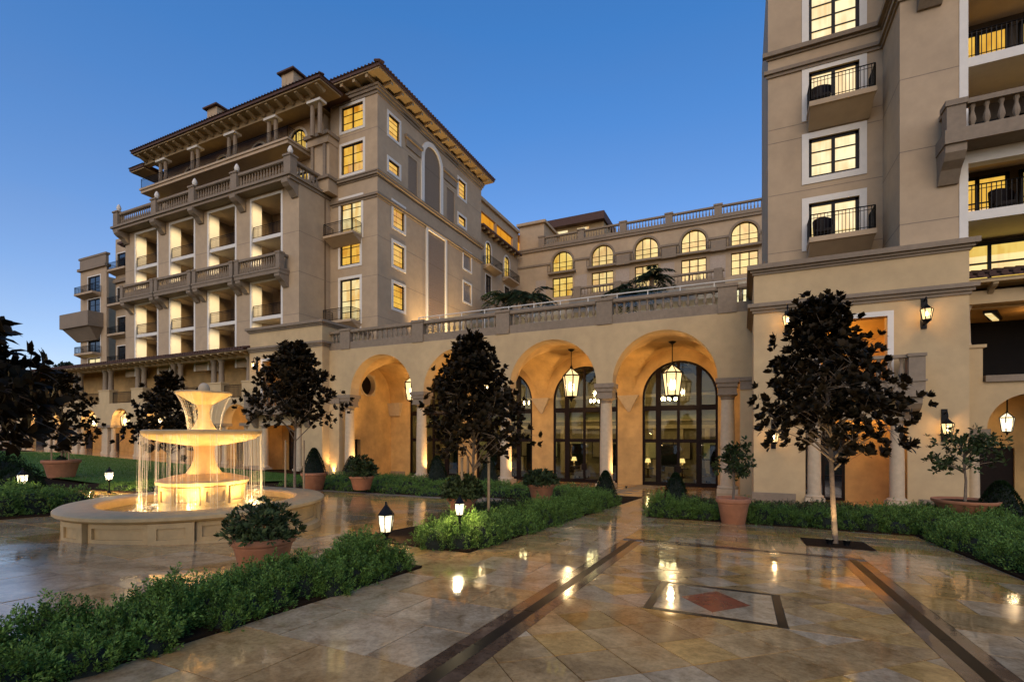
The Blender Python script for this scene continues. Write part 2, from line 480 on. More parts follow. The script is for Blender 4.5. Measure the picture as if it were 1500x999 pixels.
# ------------------------------------------------------------------ walls and windows
def arch_pts(u0, u1, zs, rise, n=14):
    c = (u0 + u1) / 2; r = (u1 - u0) / 2
    return [(c - r * math.cos(math.pi * k / n), zs + rise * math.sin(math.pi * k / n)) for k in range(n + 1)]
class Wall:
    def __init__(s, fr, u0, u1, z0, z1, thick=.35): s.fr = fr; s.b = (u0, u1, z0, z1); s.t = thick; s.holes = []; s.arches = []
    def hole(s, u0, u1, z0, z1): s.holes.append((u0, u1, z0, z1))
    def arch(s, u0, u1, z0, zs, rise): s.holes.append((u0, u1, z0, zs + rise)); s.arches.append((u0, u1, zs, rise))
    def mb(s):
        m = MB(); u0, u1, z0, z1 = s.b
        hs = [(max(a, u0), min(b, u1), max(c, z0), min(d, z1)) for a, b, c, d in s.holes]
        us = sorted(set([u0, u1] + [h[0] for h in hs] + [h[1] for h in hs])); zs = sorted(set([z0, z1] + [h[2] for h in hs] + [h[3] for h in hs]))
        rows = []
        for a, b in zip(zs, zs[1:]):
            zc = (a + b) / 2; runs = []; cur = None
            for c, d in zip(us, us[1:]):
                uc = (c + d) / 2
                solid = not any(h[0] < uc < h[1] and h[2] < zc < h[3] for h in hs)
                if solid: cur = [cur[0], d] if cur else [c, d]
                elif cur: runs.append(tuple(cur)); cur = None
            if cur: runs.append(tuple(cur))
            if rows and rows[-1][2] == runs: rows[-1] = (rows[-1][0], b, runs)
            else: rows.append((a, b, runs))
        for a, b, runs in rows:
            for c, d in runs: m.fbox(s.fr, c, d, -s.t, 0, a, b)
        for a, b, zs_, rise in s.arches:
            pts = arch_pts(a, b, zs_, rise, 20); top = zs_ + rise
            for (p, q), (p2, q2) in zip(pts, pts[1:]):
                lo = [(p, q), (p2, q2), (p2, top + .002), (p, top + .002)]
                m.hexa([s.fr.w(u, -s.t, z) for u, z in lo], [s.fr.w(u, 0, z) for u, z in lo])
        return m
    def build(s, name, m, parent, **k): return part(name, s.mb(), m, parent, **k)

def window(par, fr, u0, u1, z0, z1, cols=2, rows=3, lm='lit_yellow', sur=.16, inset=.14, wall=None, rise=0.0, frame='iron', bar=.09, fw=.13, name='window', each=True, surm='trim_white', proud=.04):
    if wall is not None:
        if rise: wall.arch(u0, u1, z0, z1 - rise, rise)
        else: wall.hole(u0, u1, z0, z1)
    n1, n0 = -inset, -inset - .07
    zs = z1 - rise; c = (u0 + u1) / 2; r = (u1 - u0) / 2
    def top(u):
        if not rise: return z1
        q = max(0.0, 1 - ((u - c) / r) ** 2); return zs + rise * math.sqrt(q)
    m = MB()
    m.fbox(fr, u0, u1, n0, n1, z0, z0 + fw); m.fbox(fr, u0, u0 + fw, n0, n1, z0 + fw, zs); m.fbox(fr, u1 - fw, u1, n0, n1, z0 + fw, zs)
    if rise:
        pa = arch_pts(u0, u1, zs, rise, 16); pb = arch_pts(u0 + fw, u1 - fw, zs, max(.02, rise - fw), 16)
        for k in range(16):
            q = [pa[k], pa[k + 1], pb[k + 1], pb[k]]
            m.hexa([fr.w(a, n0, b) for a, b in q], [fr.w(a, n1, b) for a, b in q])
    else: m.fbox(fr, u0, u1, n0, n1, z1 - fw, z1)
    cu = [u0 + (u1 - u0) * k / cols for k in range(cols + 1)]
    for k in range(1, cols):
        w = bar * (1.6 if cols % 2 == 0 and k == cols // 2 else 1) / 2
        m.fbox(fr, cu[k] - w, cu[k] + w, n0 + .005, n1 + .004, z0 + .01, top(cu[k]) - .01)
    zr = [z0 + (zs - z0) * k / rows for k in range(rows + 1)] if rise else [z0 + (z1 - z0) * k / rows for k in range(rows + 1)]
    for k in range(1, rows + (1 if rise else 0)):
        m.fbox(fr, u0 + .01, u1 - .01, n0 + .012, n1 - .006, zr[k] - bar * .3, zr[k] + bar * .3)
    win = part(name, m, frame, par)
    pn = (n0 + .02, n0 + .03)
    if each:
        for i in range(cols):
            for j in range(rows):
                boxinst('pane', lm, win, fr, cu[i] + .012, cu[i + 1] - .012, pn[0], pn[1], zr[j] + .004, zr[j + 1] - .004)
            if rise:
                a, b = cu[i] + .012, cu[i + 1] - .012
                us = [a + (b - a) * k / 8 for k in range(9)]
                pts = [(a, zs + .005), (b, zs + .005)] + [(u, max(zs + .01, top(u) - .02)) for u in reversed(us)]
                part('pane', MB().hexa([fr.w(u, pn[0], z) for u, z in pts], [fr.w(u, pn[1], z) for u, z in pts]), lm, win)
    else:
        boxinst('pane', lm, win, fr, u0 + .02, u1 - .02, pn[0], pn[1], z0 + .02, z1 - .02)
    if sur:
        t = MB(); a = -.02
        t.fbox(fr, u0 - sur, u0, a, proud, z0 - sur, zs); t.fbox(fr, u1, u1 + sur, a, proud, z0 - sur, zs); t.fbox(fr, u0, u1, a, proud, z0 - sur, z0)
        if rise:
            pa = arch_pts(u0 - sur, u1 + sur, zs, rise + sur, 16); pb = arch_pts(u0, u1, zs, rise, 16)
            for k in range(16):
                q = [pa[k], pa[k + 1], pb[k + 1], pb[k]]
                t.hexa([fr.w(x, a, z) for x, z in q], [fr.w(x, proud, z) for x, z in q])
        else: t.fbox(fr, u0 - sur, u1 + sur, a, proud, zs, zs + sur)
        part('surround', t, surm, win)
    return win

def rail_mb(mb, p, q, z0, h=1.0, step=.13, post=.03, rings=True):
    p = Vector((p[0], p[1], 0)); q = Vector((q[0], q[1], 0)); L = (q - p).length
    if L < .05: return mb
    d = (q - p) / L
    def bar(a, b, za, zb, w):
        mb.tube([(a.x, a.y, za), (b.x, b.y, zb)], w, seg=4)
    bar(p, q, z0 + h, z0 + h, .028); bar(p, q, z0 + .1, z0 + .1, .018); bar(p, q, z0 + h - .16, z0 + h - .16, .014)
    n = max(1, int(L / step))
    for k in range(n + 1):
        a = p + d * (L * k / n)
        bar(a, a, z0, z0 + h, post if k in (0, n) else .016)
    return mb
def balcony(par, fr, u0, u1, z, depth=.9, slab=.18, name='balcony', sm='stucco_tan', taper=.45, h=1.0, n0=0.0):
    m = MB()
    m.fbox(fr, u0, u1, n0, n0 + depth, z - slab, z)
    b = [fr.w(u0 + .12, n0, z - slab - taper), fr.w(u1 - .12, n0, z - slab - taper), fr.w(u1 - .06, n0 + .12, z - slab - taper), fr.w(u0 + .06, n0 + .12, z - slab - taper)]
    t = [fr.w(u0 + .04, n0, z - slab), fr.w(u1 - .04, n0, z - slab), fr.w(u1 - .04, n0 + depth - .08, z - slab), fr.w(u0 + .04, n0 + depth - .08, z - slab)]
    if taper: m.hexa(b, t)
    o = part(name, m, sm, par)
    r = MB(); d = depth - .06 + n0
    A, B, C, D = [fr.w(u, n, 0) for u, n in ((u0 + .05, n0 + .02), (u0 + .05, d), (u1 - .05, d), (u1 - .05, n0 + .02))]
    rail_mb(r, A, B, z, h); rail_mb(r, B, C, z, h); rail_mb(r, C, D, z, h)
    part('railing', r, 'iron', o)
    return o

BAL = {}
def baluster_mesh(h, m, r=.1, seg=8):
    k = (round(h, 2), m, r)
    if k not in BAL:
        p = [(r * .75, 0), (r * .75, h * .07), (r * .45, h * .13), (r * .95, h * .34), (r * .8, h * .48), (r * .42, h * .72), (r * .5, h * .84), (r * .72, h * .9), (r * .75, h)]
        BAL[k] = mesh_of('baluster', MB().lathe(p, seg), m, (0, 0, 0), True)
    return BAL[k]
def balustrade(par, fr, u0, u1, z0, n=0.0, base=.25, h=.8, rail=.16, th=.34, step=.42, m='stone_grey', each=True, name='balustrade', r=.1):
    mb = MB()
    mb.fbox(fr, u0, u1, n - th / 2, n + th / 2, z0, z0 + base)
    zt = z0 + base + h
    mb.fbox(fr, u0, u1, n - th / 2 - .03, n + th / 2 + .03, zt, zt + rail)
    mb.fbox(fr, u0, u1, n - th / 2 + .03, n + th / 2 - .03, zt - .05, zt)
    o = part(name, mb, m, par)
    k = max(1, int(round((u1 - u0) / step)))
    bm = baluster_mesh(h - .05, m, r)
    if each:
        for i in range(k): inst('baluster', bm, o, fr.w(u0 + (u1 - u0) * (i + .5) / k, n, z0 + base))
    else:
        q = MB()
        for i in range(k):
            q.lathe([(r * .7, 0), (r * .95, h * .3), (r * .45, h * .7), (r * .7, h)], 5, fr.w(u0 + (u1 - u0) * (i + .5) / k, n, z0 + base))
        part('balusters', q, m, o, 'stuff')
    return o
def bracket_mesh(name, d, w, h, m):           # scrolled console, projecting along -Y from y=0, top at z=0
    mb = MB(); pr = [(0, 0), (d, 0), (d, -h * .25), (d * .8, -h * .45), (d * .45, -h * .62), (d * .3, -h * .8), (d * .12, -h), (0, -h)]
    mb.hexa([(-w / 2, -a, z) for a, z in pr], [(w / 2, -a, z) for a, z in pr])
    return mesh_of(name, mb, m)
def tiles_mb(mb, fr, u0, u1, n, z, step=.3, r=.11, L=.5, slope=.3):    # the rounded ends of barrel tiles along an eave
    k = int((u1 - u0) / step)
    for i in range(k + 1):
        u = u0 + (u1 - u0) * i / k
        mb.tube([fr.w(u, n, z), fr.w(u, n - L, z + L * slope)], r, seg=6)
    return mb

# ================================================================== BUILDINGS
# ------------------------------------------------------------------ arcade
XS = [-26.9 + 6.55 * i for i in range(5)]
YF, YB, YK = 28.3, 29.2, 34.9               # arcade wall front, back, rear wall of the walk
ZI, RA = 6.1, 2.8
arc = root('arcade_building', 'cream stucco arcade with four tall round arches on stone columns and a balustrade on top', 'building', (-13.8, YA, 0))
w = Wall(Fr('L', YF), -28.49, .46, ZI, 9.5, YB - YF)
for i in range(4): w.arch(XS[i] + .475, XS[i + 1] - .475, ZI, ZI, RA)
w.build('arch_wall', 'stucco_cream', arc)
m = MB().box(-28.49, -27.5, YF, YB, -.3, ZI).box(-.1, .46, YF, YB, -.3, ZI)
part('end_pier', m, 'stucco_cream', arc)
m = MB()
for x0, x1 in ((-28.49, -27.5), (-.1, .46)):
    m.box(x0, x1 + .06 * (x1 < 0), YF - .07, YB, 5.45, 5.9).box(x0, x1 + .12 * (x1 < 0), YF - .14, YB, 5.9, 6.08)
part('end_impost', m, 'stone_grey', arc)
def column(par, x, y, z0, z1, r, imp=None, sm='stone_pale', cm='stone_grey', seg=20):
    h = z1 - z0
    pr = [(r * 1.04, 0), (r * 1.02, h * .02), (r, h * .05), (r * 1.0, h * .4), (r * .86, h)]
    c = part('column', MB().lathe([(a, z0 + b) for a, b in pr], seg, (x, y, 0)), sm, par, smooth=True)
    b = MB().box(x - r * 1.4, x + r * 1.4, y - r * 1.4, y + r * 1.4, z0 - r * 1.1, z0 - r * .45)
    b.lathe([(r * 1.36, z0 - r * .45), (r * 1.42, z0 - r * .28), (r * 1.34, z0 - r * .1), (r * 1.12, z0 - r * .04), (r * 1.1, z0 + .02)], seg, (x, y, 0))
    part('base', b, sm, c, smooth=True)
    k = MB().lathe([(r * .86, z1 - .02), (r * .98, z1 + r * .05), (r * .9, z1 + r * .12), (r * .92, z1 + r * .3), (r * 1.25, z1 + r * .55), (r * 1.27, z1 + r * .62)], seg, (x, y, 0))
    k.box(x - r * 1.3, x + r * 1.3, y - r * 1.3, y + r * 1.3, z1 + r * .62, z1 + r * .85)
    part('capital', k, cm, c, smooth=True)
    return c
for x in XS:
    column(arc, x, YA, .42, 4.98, .37)
    m = MB().box(x - .45, x + .45, YF + .02, YB - .02, 5.29, 5.62).box(x - .5, x + .5, YF - .06, YB + .06, 5.62, 5.84).box(x - .58, x + .58, YF - .13, YB + .13, 5.84, 6.09)
    part('impost', m, 'stone_grey', arc)
# groin vaults of the walk
yc, ry = (YB + YK) / 2, (YK - YB) / 2
N = 26
for i in range(4):
    xa, xb = XS[i], XS[i + 1]
    if i == 0: xa = -27.97
    xc = (XS[i] + XS[i + 1]) / 2
    mb = MB()
    for a in range(N + 1):
        for b in range(N + 1):
            x = xa + (xb - xa) * a / N; y = YB + (YK - YB) * b / N
            zx = math.sqrt(max(0, 1 - ((x - xc) / RA) ** 2)) * RA; zy = math.sqrt(max(0, 1 - ((y - yc) / ry) ** 2)) * RA
            mb.v.append((x, y, ZI + max(zx, zy)))
    for a in range(N):
        for b in range(N):
            k = a * (N + 1) + b; mb.f.append((k, k + 1, k + N + 2, k + N + 1))
    part('vault', mb, 'stucco_vault', arc)
# end wall of the walk with its round recess
XE = -27.95
we = Wall(Fr('P', XE), YB, YK, -.4, 9.0, .5)
oy, oz, orr = 32.0, 7.2, .85
we.hole(oy - orr, oy + orr, oz - orr, oz + orr)
we.hole(30.2, 31.1, -.4, 2.75)
we.build('end_wall', 'stucco_vault', arc)
mb = MB(); K = 24; fr = Fr('P', XE)
for k in range(K):
    a0, a1 = 2 * math.pi * k / K, 2 * math.pi * (k + 1) / K
    def sq(a):
        q = max(abs(math.cos(a)), abs(math.sin(a))); return (oy + orr * math.cos(a) / q, oz + orr * math.sin(a) / q)
    c0 = (oy + orr * .97 * math.cos(a0), oz + orr * .97 * math.sin(a0)); c1 = (oy + orr * .97 * math.cos(a1), oz + orr * .97 * math.sin(a1))
    q = [c0, c1, sq(a1), sq(a0)]
    mb.hexa([fr.w(u, -.5, z) for u, z in q], [fr.w(u, .0, z) for u, z in q])
    o0 = (oy + orr * 1.12 * math.cos(a0), oz + orr * 1.12 * math.sin(a0)); o1 = (oy + orr * 1.12 * math.cos(a1), oz + orr * 1.12 * math.sin(a1))
    q = [c0, c1, o1, o0]; mb.hexa([fr.w(u, .002, z) for u, z in q], [fr.w(u, .05, z) for u, z in q])
part('round_recess', mb, 'stone_pale', arc)
part('recess_back', MB().fbox(fr, oy - .83, oy + .83, -.5, -.42, oz - .83, oz + .83), 'wood_dark', arc)
part('service_door', MB().fbox(fr, 30.15, 31.15, -.45, -.35, -.4, 2.8), 'wood_dark', arc)
# rear wall with the tall glazed doors
wk = Wall(Fr('L', YK), -28.4, .46, -.4, 9.0, .3)
DC = [(XS[i] + XS[i + 1]) / 2 + .13 for i in range(4)]
DZ0, DZ1, DR = -.38, 8.1, 2.42
frd = Fr('L', YK)
for xc in DC: wk.arch(xc - DR, xc + DR, DZ0, DZ1 - DR, DR)
wk.build('rear_wall', 'stucco_vault', arc)
def glazed_door(par, xc):
    u0, u1, zs = xc - DR, xc + DR, DZ1 - DR
    n0, n1 = -.2, -.08
    top = lambda u: zs + math.sqrt(max(0, DR ** 2 - (u - xc) ** 2))
    us = [u0 + 2 * DR * q for q in (.22, .49, .76)]; hw = [.17, .09, .17]
    m = MB()
    m.fbox(frd, u0, u0 + .15, n0, n1, DZ0, zs); m.fbox(frd, u1 - .15, u1, n0, n1, DZ0, zs)
    pa = arch_pts(u0, u1, zs, DR, 24); pb = arch_pts(u0 + .15, u1 - .15, zs, DR - .15, 24)
    for k in range(24):
        q = [pa[k], pa[k + 1], pb[k + 1], pb[k]]; m.hexa([frd.w(a, n0, b) for a, b in q], [frd.w(a, n1, b) for a, b in q])
    for u, h in zip(us, hw): m.fbox(frd, u - h, u + h, n0 + .003, n1 + .02, DZ0, top(u) - .03)
    zz = [DZ0, 2.7, 4.93]
    m.fbox(frd, u0 + .02, u1 - .02, n0 + .006, n1 + .01, 4.76, 5.1); m.fbox(frd, u0 + .02, u1 - .02, n0 + .006, n1 + .01, 2.58, 2.82)
    m.fbox(frd, u0 + .02, u1 - .02, n0 + .006, n1 + .01, DZ0, DZ0 + .28)
    m.fbox(frd, us[1] - .2, us[1] + .2, n1, n1 + .06, .55, 1.0)       # lock plates of the double leaf
    d = part('glazed_door', m, 'wood_dark', par)
    ed = [u0] + us + [u1]
    for a, b in zip(ed, ed[1:]):
        for za, zb in ((DZ0, 2.7), (2.7, 4.93)): boxinst('pane', 'glass', d, frd, a + .03, b - .03, -.145, -.135, za + .05, zb - .05)
        q = [(a + .03, 4.98), (b - .03, 4.98)] + [(b - .03 + (a - b + .06) * k / 8, top(b - .03 + (a - b + .06) * k / 8) - .05) for k in range(9)]
        part('pane', MB().hexa([frd.w(u, -.145, z) for u, z in q], [frd.w(u, -.135, z) for u, z in q]), 'glass', d)
    return d
for xc in DC: glazed_door(arc, xc)
for x in XS[1:4]:                            # corbels where the groins land on the rear wall
    b = [(x - .18, YK - .12, 4.85), (x + .28, YK - .12, 4.85), (x + .28, YK, 4.7), (x - .18, YK, 4.7)]
    t = [(x - .68, YK - .45, 5.85), (x + .78, YK - .45, 5.85), (x + .78, YK, 5.85), (x - .68, YK, 5.85)]
    mb = MB().hexa([(x - .02, YK - .05, 4.75), (x + .12, YK - .05, 4.75), (x + .12, YK + .02, 4.7), (x - .02, YK + .02, 4.7)], t)
    part('corbel', mb, 'stone_pale', arc)
mb = MB().hexa([(-28.0, YK - .2, 4.75), (-26.9, YK - .2, 4.75), (-26.9, YK, 4.75), (-28.0, YK, 4.75)], [(-28.3, YK - .5, 5.85), (-26.65, YK - .5, 5.85), (-26.65, YK, 5.85), (-28.3, YK, 5.85)])
part('corbel', mb, 'stone_pale', arc)
part('skirting', MB().box(-28.3, -26.4, YK - .04, YK, -.4, -.05), 'stone_grey', arc)
# ballroom behind the doors
IF = -.36
room = MB()
room.box(-28.4, 1.5, 44.2, 44.5, IF, 9); room.box(-28.7, -28.41, 35.2, 44.5, IF, 9); room.box(1.5, 1.8, 35.2, 44.5, IF, 9)
part('room_wall', room, 'interior_wall', arc)
part('room_floor', MB().box(-28.4, 1.5, 35.2, 44.2, IF - .2, IF), 'interior_dark', arc)
part('room_ceiling', MB().box(-28.4, 1.5, 35.2, 44.2, 8.3, 8.6), 'interior_dark', arc)
mb = MB()
for z, d, h in ((4.3, .25, .22), (3.65, .4, .3), (2.6, .15, .12), (6.4, .3, .25)): mb.box(-28.4, 1.5, 44.2 - d, 44.2, z, z + h)
for k in range(15): mb.box(-28 + k * 2.1, -27.6 + k * 2.1, 43.9, 44.2, IF, 3.65)
part('room_moulding', mb, 'stone_pale', arc)
mb = MB()
for k in range(10): mb.box(-28.2 + k * 3.1, -27.9 + k * 3.1, 35.2, 44.2, 7.9, 8.3)
for y in (37.5, 40.5): mb.box(-28.4, 1.5, y, y + .3, 8.0, 8.3)
part('ceiling_beams', mb, 'wood_dark', arc)
for xc in DC: part('window_blind', MB().box(xc - 2.4, xc + 2.4, 35.6, 35.64, 4.2, 4.8), 'blind', arc)
mb = MB()
for k in range(7): mb.box(-27 + k * 4.1, -25.4 + k * 4.1, 43.75, 43.9, IF, 2.3)
part('room_doorway', mb, 'dark_panel', arc)
for k in range(12):                          # framed panels on the ballroom's far wall
    x = -26.4 + k * 2.35
    o = part('wall_panel', MB().box(x, x + 1.3, 43.86, 43.9, 1.1, 2.45), 'blind' if k % 3 else 'upholstery', arc)
    part('panel_frame', MB().box(x - .08, x, 43.84, 43.9, 1.02, 2.53).box(x + 1.3, x + 1.38, 43.84, 43.9, 1.02, 2.53).box(x, x + 1.3, 43.84, 43.9, 1.02, 1.1).box(x, x + 1.3, 43.84, 43.9, 2.45, 2.53), 'wood_dark', o)
# terrace over the walk, balustrade and glass guard
part('terrace_slab', MB().box(-27.6, .46, YB, 62.5, 9.2, 9.46), 'stone_pale', arc)
frb = Fr('L', YF)
ZB = 9.5
for i in range(5):
    x = XS[i]
    mb = MB().box(x - .46, x + .46, YF - .06, YF + .46, ZB, 10.86).box(x - .52, x + .52, YF - .12, YF + .52, 10.86, 11.02)
    part('balustrade_pier', mb, 'stone_grey', arc)
for i in range(4): balustrade(arc, frb, XS[i] + .46, XS[i + 1] - .46, ZB, -.2, .52, .74, .18, .36, .43, each=True, r=.115)
balustrade(arc, frb, XS[4] + .46, .46, ZB, -.2, .52, .74, .18, .36, .43, r=.115)
balustrade(arc, frb, -28.49, XS[0] - .46, ZB, -.2, .52, .74, .18, .36, .43, r=.115)
mb = MB(); gy = 29.6
mb.tube([(-21.2, gy, 11.55), (.4, gy, 11.55)], .035, seg=6)
for k in range(13): mb.box(-21.2 + k * 1.8 - .025, -21.2 + k * 1.8 + .025, gy - .02, gy + .02, 9.4, 11.55)
g = part('guard_rail', mb, 'trim_white', arc)
part('guard_glass', MB().box(-21.2, .4, gy - .008, gy + .008, 9.6, 11.4), 'glass_guard', g)

# ------------------------------------------------------------------ the two matching pavilions (left of the arcade, and the podium of the right tower)
def sconce(px, py, Y, label, power=60, big=1.0, X=None):
    x, z = Yx(px, Y), Yz(px, py, Y)
    s = root('wall_lantern', label, 'wall lamp', (x, Y, z), 'wall lanterns on the pavilions')
    k = big
    part('back_plate', MB().box(x - .09 * k, x + .09 * k, Y - .05, Y, z - .5 * k, z + .75 * k), 'iron', s)
    part('bracket', MB().tube([(x, Y - .03, z + .55 * k), (x, Y - .28, z + .66 * k), (x, Y - .36, z + .5 * k), (x, Y - .36, z + .36 * k)], .025 * k, seg=5).box(x - .03, x + .03, Y - .36, Y, z - .34 * k, z - .28 * k), 'iron', s)
    cx, cy = x, Y - .36
    c = MB().lathe([(.03 * k, .38 * k), (.05 * k, .34 * k), (.2 * k, .2 * k), (.22 * k, .18 * k)], 6, (cx, cy, z))
    c.lathe([(.15 * k, -.2 * k), (.12 * k, -.27 * k), (.02 * k, -.36 * k)], 6, (cx, cy, z))
    for a in range(6):
        t = a * math.pi / 3
        c.tube([(cx + .2 * k * math.cos(t), cy + .2 * k * math.sin(t), z + .19 * k), (cx + .13 * k * math.cos(t), cy + .13 * k * math.sin(t), z - .23 * k)], .02 * k, seg=4)
    part('cage', c, 'iron', s)
    part('lamp_glass', MB().lathe([(.125 * k, -.22 * k), (.19 * k, .18 * k)], 6, (cx, cy, z), cap=False), 'lantern_glass', s)
    part('bulb', MB().lathe([(.01, -.08), (.035, -.03), (.035, .03), (.01, .09)], 8, (cx, cy, z)), 'bulb', s)
    lamp(s, (cx, cy, z), power, (1, .52, .19), .05)
    return s
def podium_block(par, x0, x1, Y, yb, zc1, zc2, ox0, ox1, ozt, zfl, px0, px1, pzt, z0=-.4, zlt=9.4):
    """front wall with an upper opening (ox0..ox1, top ozt) behind a stone balcony at zfl, and a columned portal below"""
    fr = Fr('L', Y)
    w = Wall(fr, x0, x1, z0, zc2, .4)
    w.hole(ox0, ox1, zfl, ozt); w.hole(px0, px1, z0, pzt)
    w.build('front_wall', 'stucco_cream', par)
    mb = MB().box(x0, x0 + .4, Y + .4, yb, z0, zc2).box(x1 - .4, x1, Y + .4, yb, z0, zc2)
    part('side_wall', mb, 'stucco_cream', par)
    mb = MB().ring(x0, x1, Y, yb, zc1, [(.06, .12), (.14, .12), (.24, .16)])
    part('lower_cornice', mb, 'stone_grey', par)
    mb = MB().ring(x0, x1, Y, yb, zc2 - .38, [(.06, .1), (.14, .1), (.26, .2)])
    part('upper_cornice', mb, 'stone_grey', par)
    part('plinth', MB().box(x0 - .06, px0 - .35, Y - .06, Y - .001, z0, .62).box(px1 + .35, x1 + .06, Y - .06, Y - .001, z0, .62), 'stone_grey', par)
    t = MB(); s = .2
    t.fbox(fr, ox0 - s, ox0, -.02, .04, zfl, ozt + s); t.fbox(fr, ox1, ox1 + s, -.02, .04, zfl, ozt + s); t.fbox(fr, ox0, ox1, -.02, .04, ozt, ozt + s)
    part('opening_surround', t, 'trim_white', par)
    # lit room behind the upper opening
    t = MB().box(ox0 - .6, ox1 + .6, Y + 3.4, Y + 3.5, zfl, ozt + .8).box(ox0 - .7, ox0 - .6, Y + .4, Y + 3.5, zfl, ozt + .8).box(ox1 + .6, ox1 + .7, Y + .4, Y + 3.5, zfl, ozt + .8)
    part('upper_room_wall', t, 'stucco_vault', par)
    part('upper_room_slab', MB().box(x0 + .4, x1 - .4, Y + .4, yb, zfl - .3, zfl).box(ox0 - .7, ox1 + .7, Y + .4, Y + 3.5, ozt + .8, ozt + 1.0), 'stucco_vault', par)
    # portal
    t = MB().box(px0 - .8, px1 + .8, Y + 2.6, Y + 2.7, z0, pzt + .6).box(px0 - .9, px0 - .8, Y + .4, Y + 2.7, z0, pzt + .6).box(px1 + .8, px1 + .9, Y + .4, Y + 2.7, z0, pzt + .6).box(px0 - .9, px1 + .9, Y + .4, Y + 2.7, pzt + .6, pzt + .8)
    part('portal_wall', t, 'stucco_vault', par)
    wd = px1 - px0
    window(par, Fr('L', Y + 2.6), px0 + .15, px0 + wd * .52, .15, 3.5, 2, 3, 'unlit_pane', 0, -.1, frame='wood_dark', bar=.06, fw=.12, name='portal_window')
    for x in (px0 + .32, px1 - .32): column(par, x, Y + .05, .62, pzt - .45, .25, seg=14)
    t = MB().fbox(fr, px0 - .1, px1 + .1, -.3, .1, pzt - .24, pzt).fbox(fr, px0 - .16, px1 + .16, -.3, .16, pzt, pzt + .1)
    part('portal_lintel', t, 'stone_pale', par)
    lamp(par, ((px0 + px1) / 2 + .6, Y + 1.5, pzt + .1), 45, (1, .6, .24), .15)
    lamp(par, ((ox0 + ox1) / 2, Y + 1.8, ozt + .3), 70, (1, .55, .15), .2)
    # balcony on consoles
    bx0, bx1, d = ox0 - .95, ox1 + .95, .95
    b = part('balcony', MB().fbox(fr, bx0, bx1, 0, d, zfl - .55, zfl - .05).fbox(fr, bx0 - .05, bx1 + .05, 0, d + .05, zfl - .05, zfl + .02).fbox(fr, bx0 - .04, bx1 + .04, 0, d + .04, zfl - .62, zfl - .55), 'stone_grey', par)
    for q in (bx0, bx1 - .5):
        part('balcony_pier', MB().fbox(fr, q, q + .5, d - .5, d, zfl + .02, zfl + .88).fbox(fr, q - .04, q + .54, d - .54, d + .04, zfl + .88, zfl + 1.0), 'stone_grey', b)
    mb = MB().fbox(fr, bx0 + .5, bx1 - .5, d - .38, d - .08, zfl + .86, zfl + .98)
    for sx in (bx0 + .12, bx1 - .38): mb.fbox(fr, sx, sx + .26, 0, d - .5, zfl + .86, zfl + .98)
    part('handrail', mb, 'stone_grey', b)
    bm = baluster_mesh(.84, 'stone_grey', .1)
    k = int((bx1 - bx0 - 1) / .34)
    for i in range(k): inst('baluster', bm, b, fr.w(bx0 + .5 + (bx1 - bx0 - 1) * (i + .5) / k, d - .23, zfl + .02))
    br = bracket_mesh('console', .85, .42, 1.0, 'stone_grey')
    for q in (bx0 + .27, bx1 - .27): inst('console', br, b, (q, Y, zfl - .62))
YP = 27.6
pav = root('corner_pavilion', 'two storey cream pavilion with stone balcony between the arcade and the colonnade wing', 'building', (-32.4, YP, 0))
podium_block(pav, -36.45, -28.49, YP, 33, 9.75, 11.7, -34.9, -30.6, 9.0, 5.3, -35.0, -30.6, 4.1)
sconce(377, 536, YP, 'lit wall lantern high on the left pavilion beside the colonnade roof', 55)
sconce(451, 532, YP, 'lit wall lantern high on the left pavilion beside the arcade', 55)

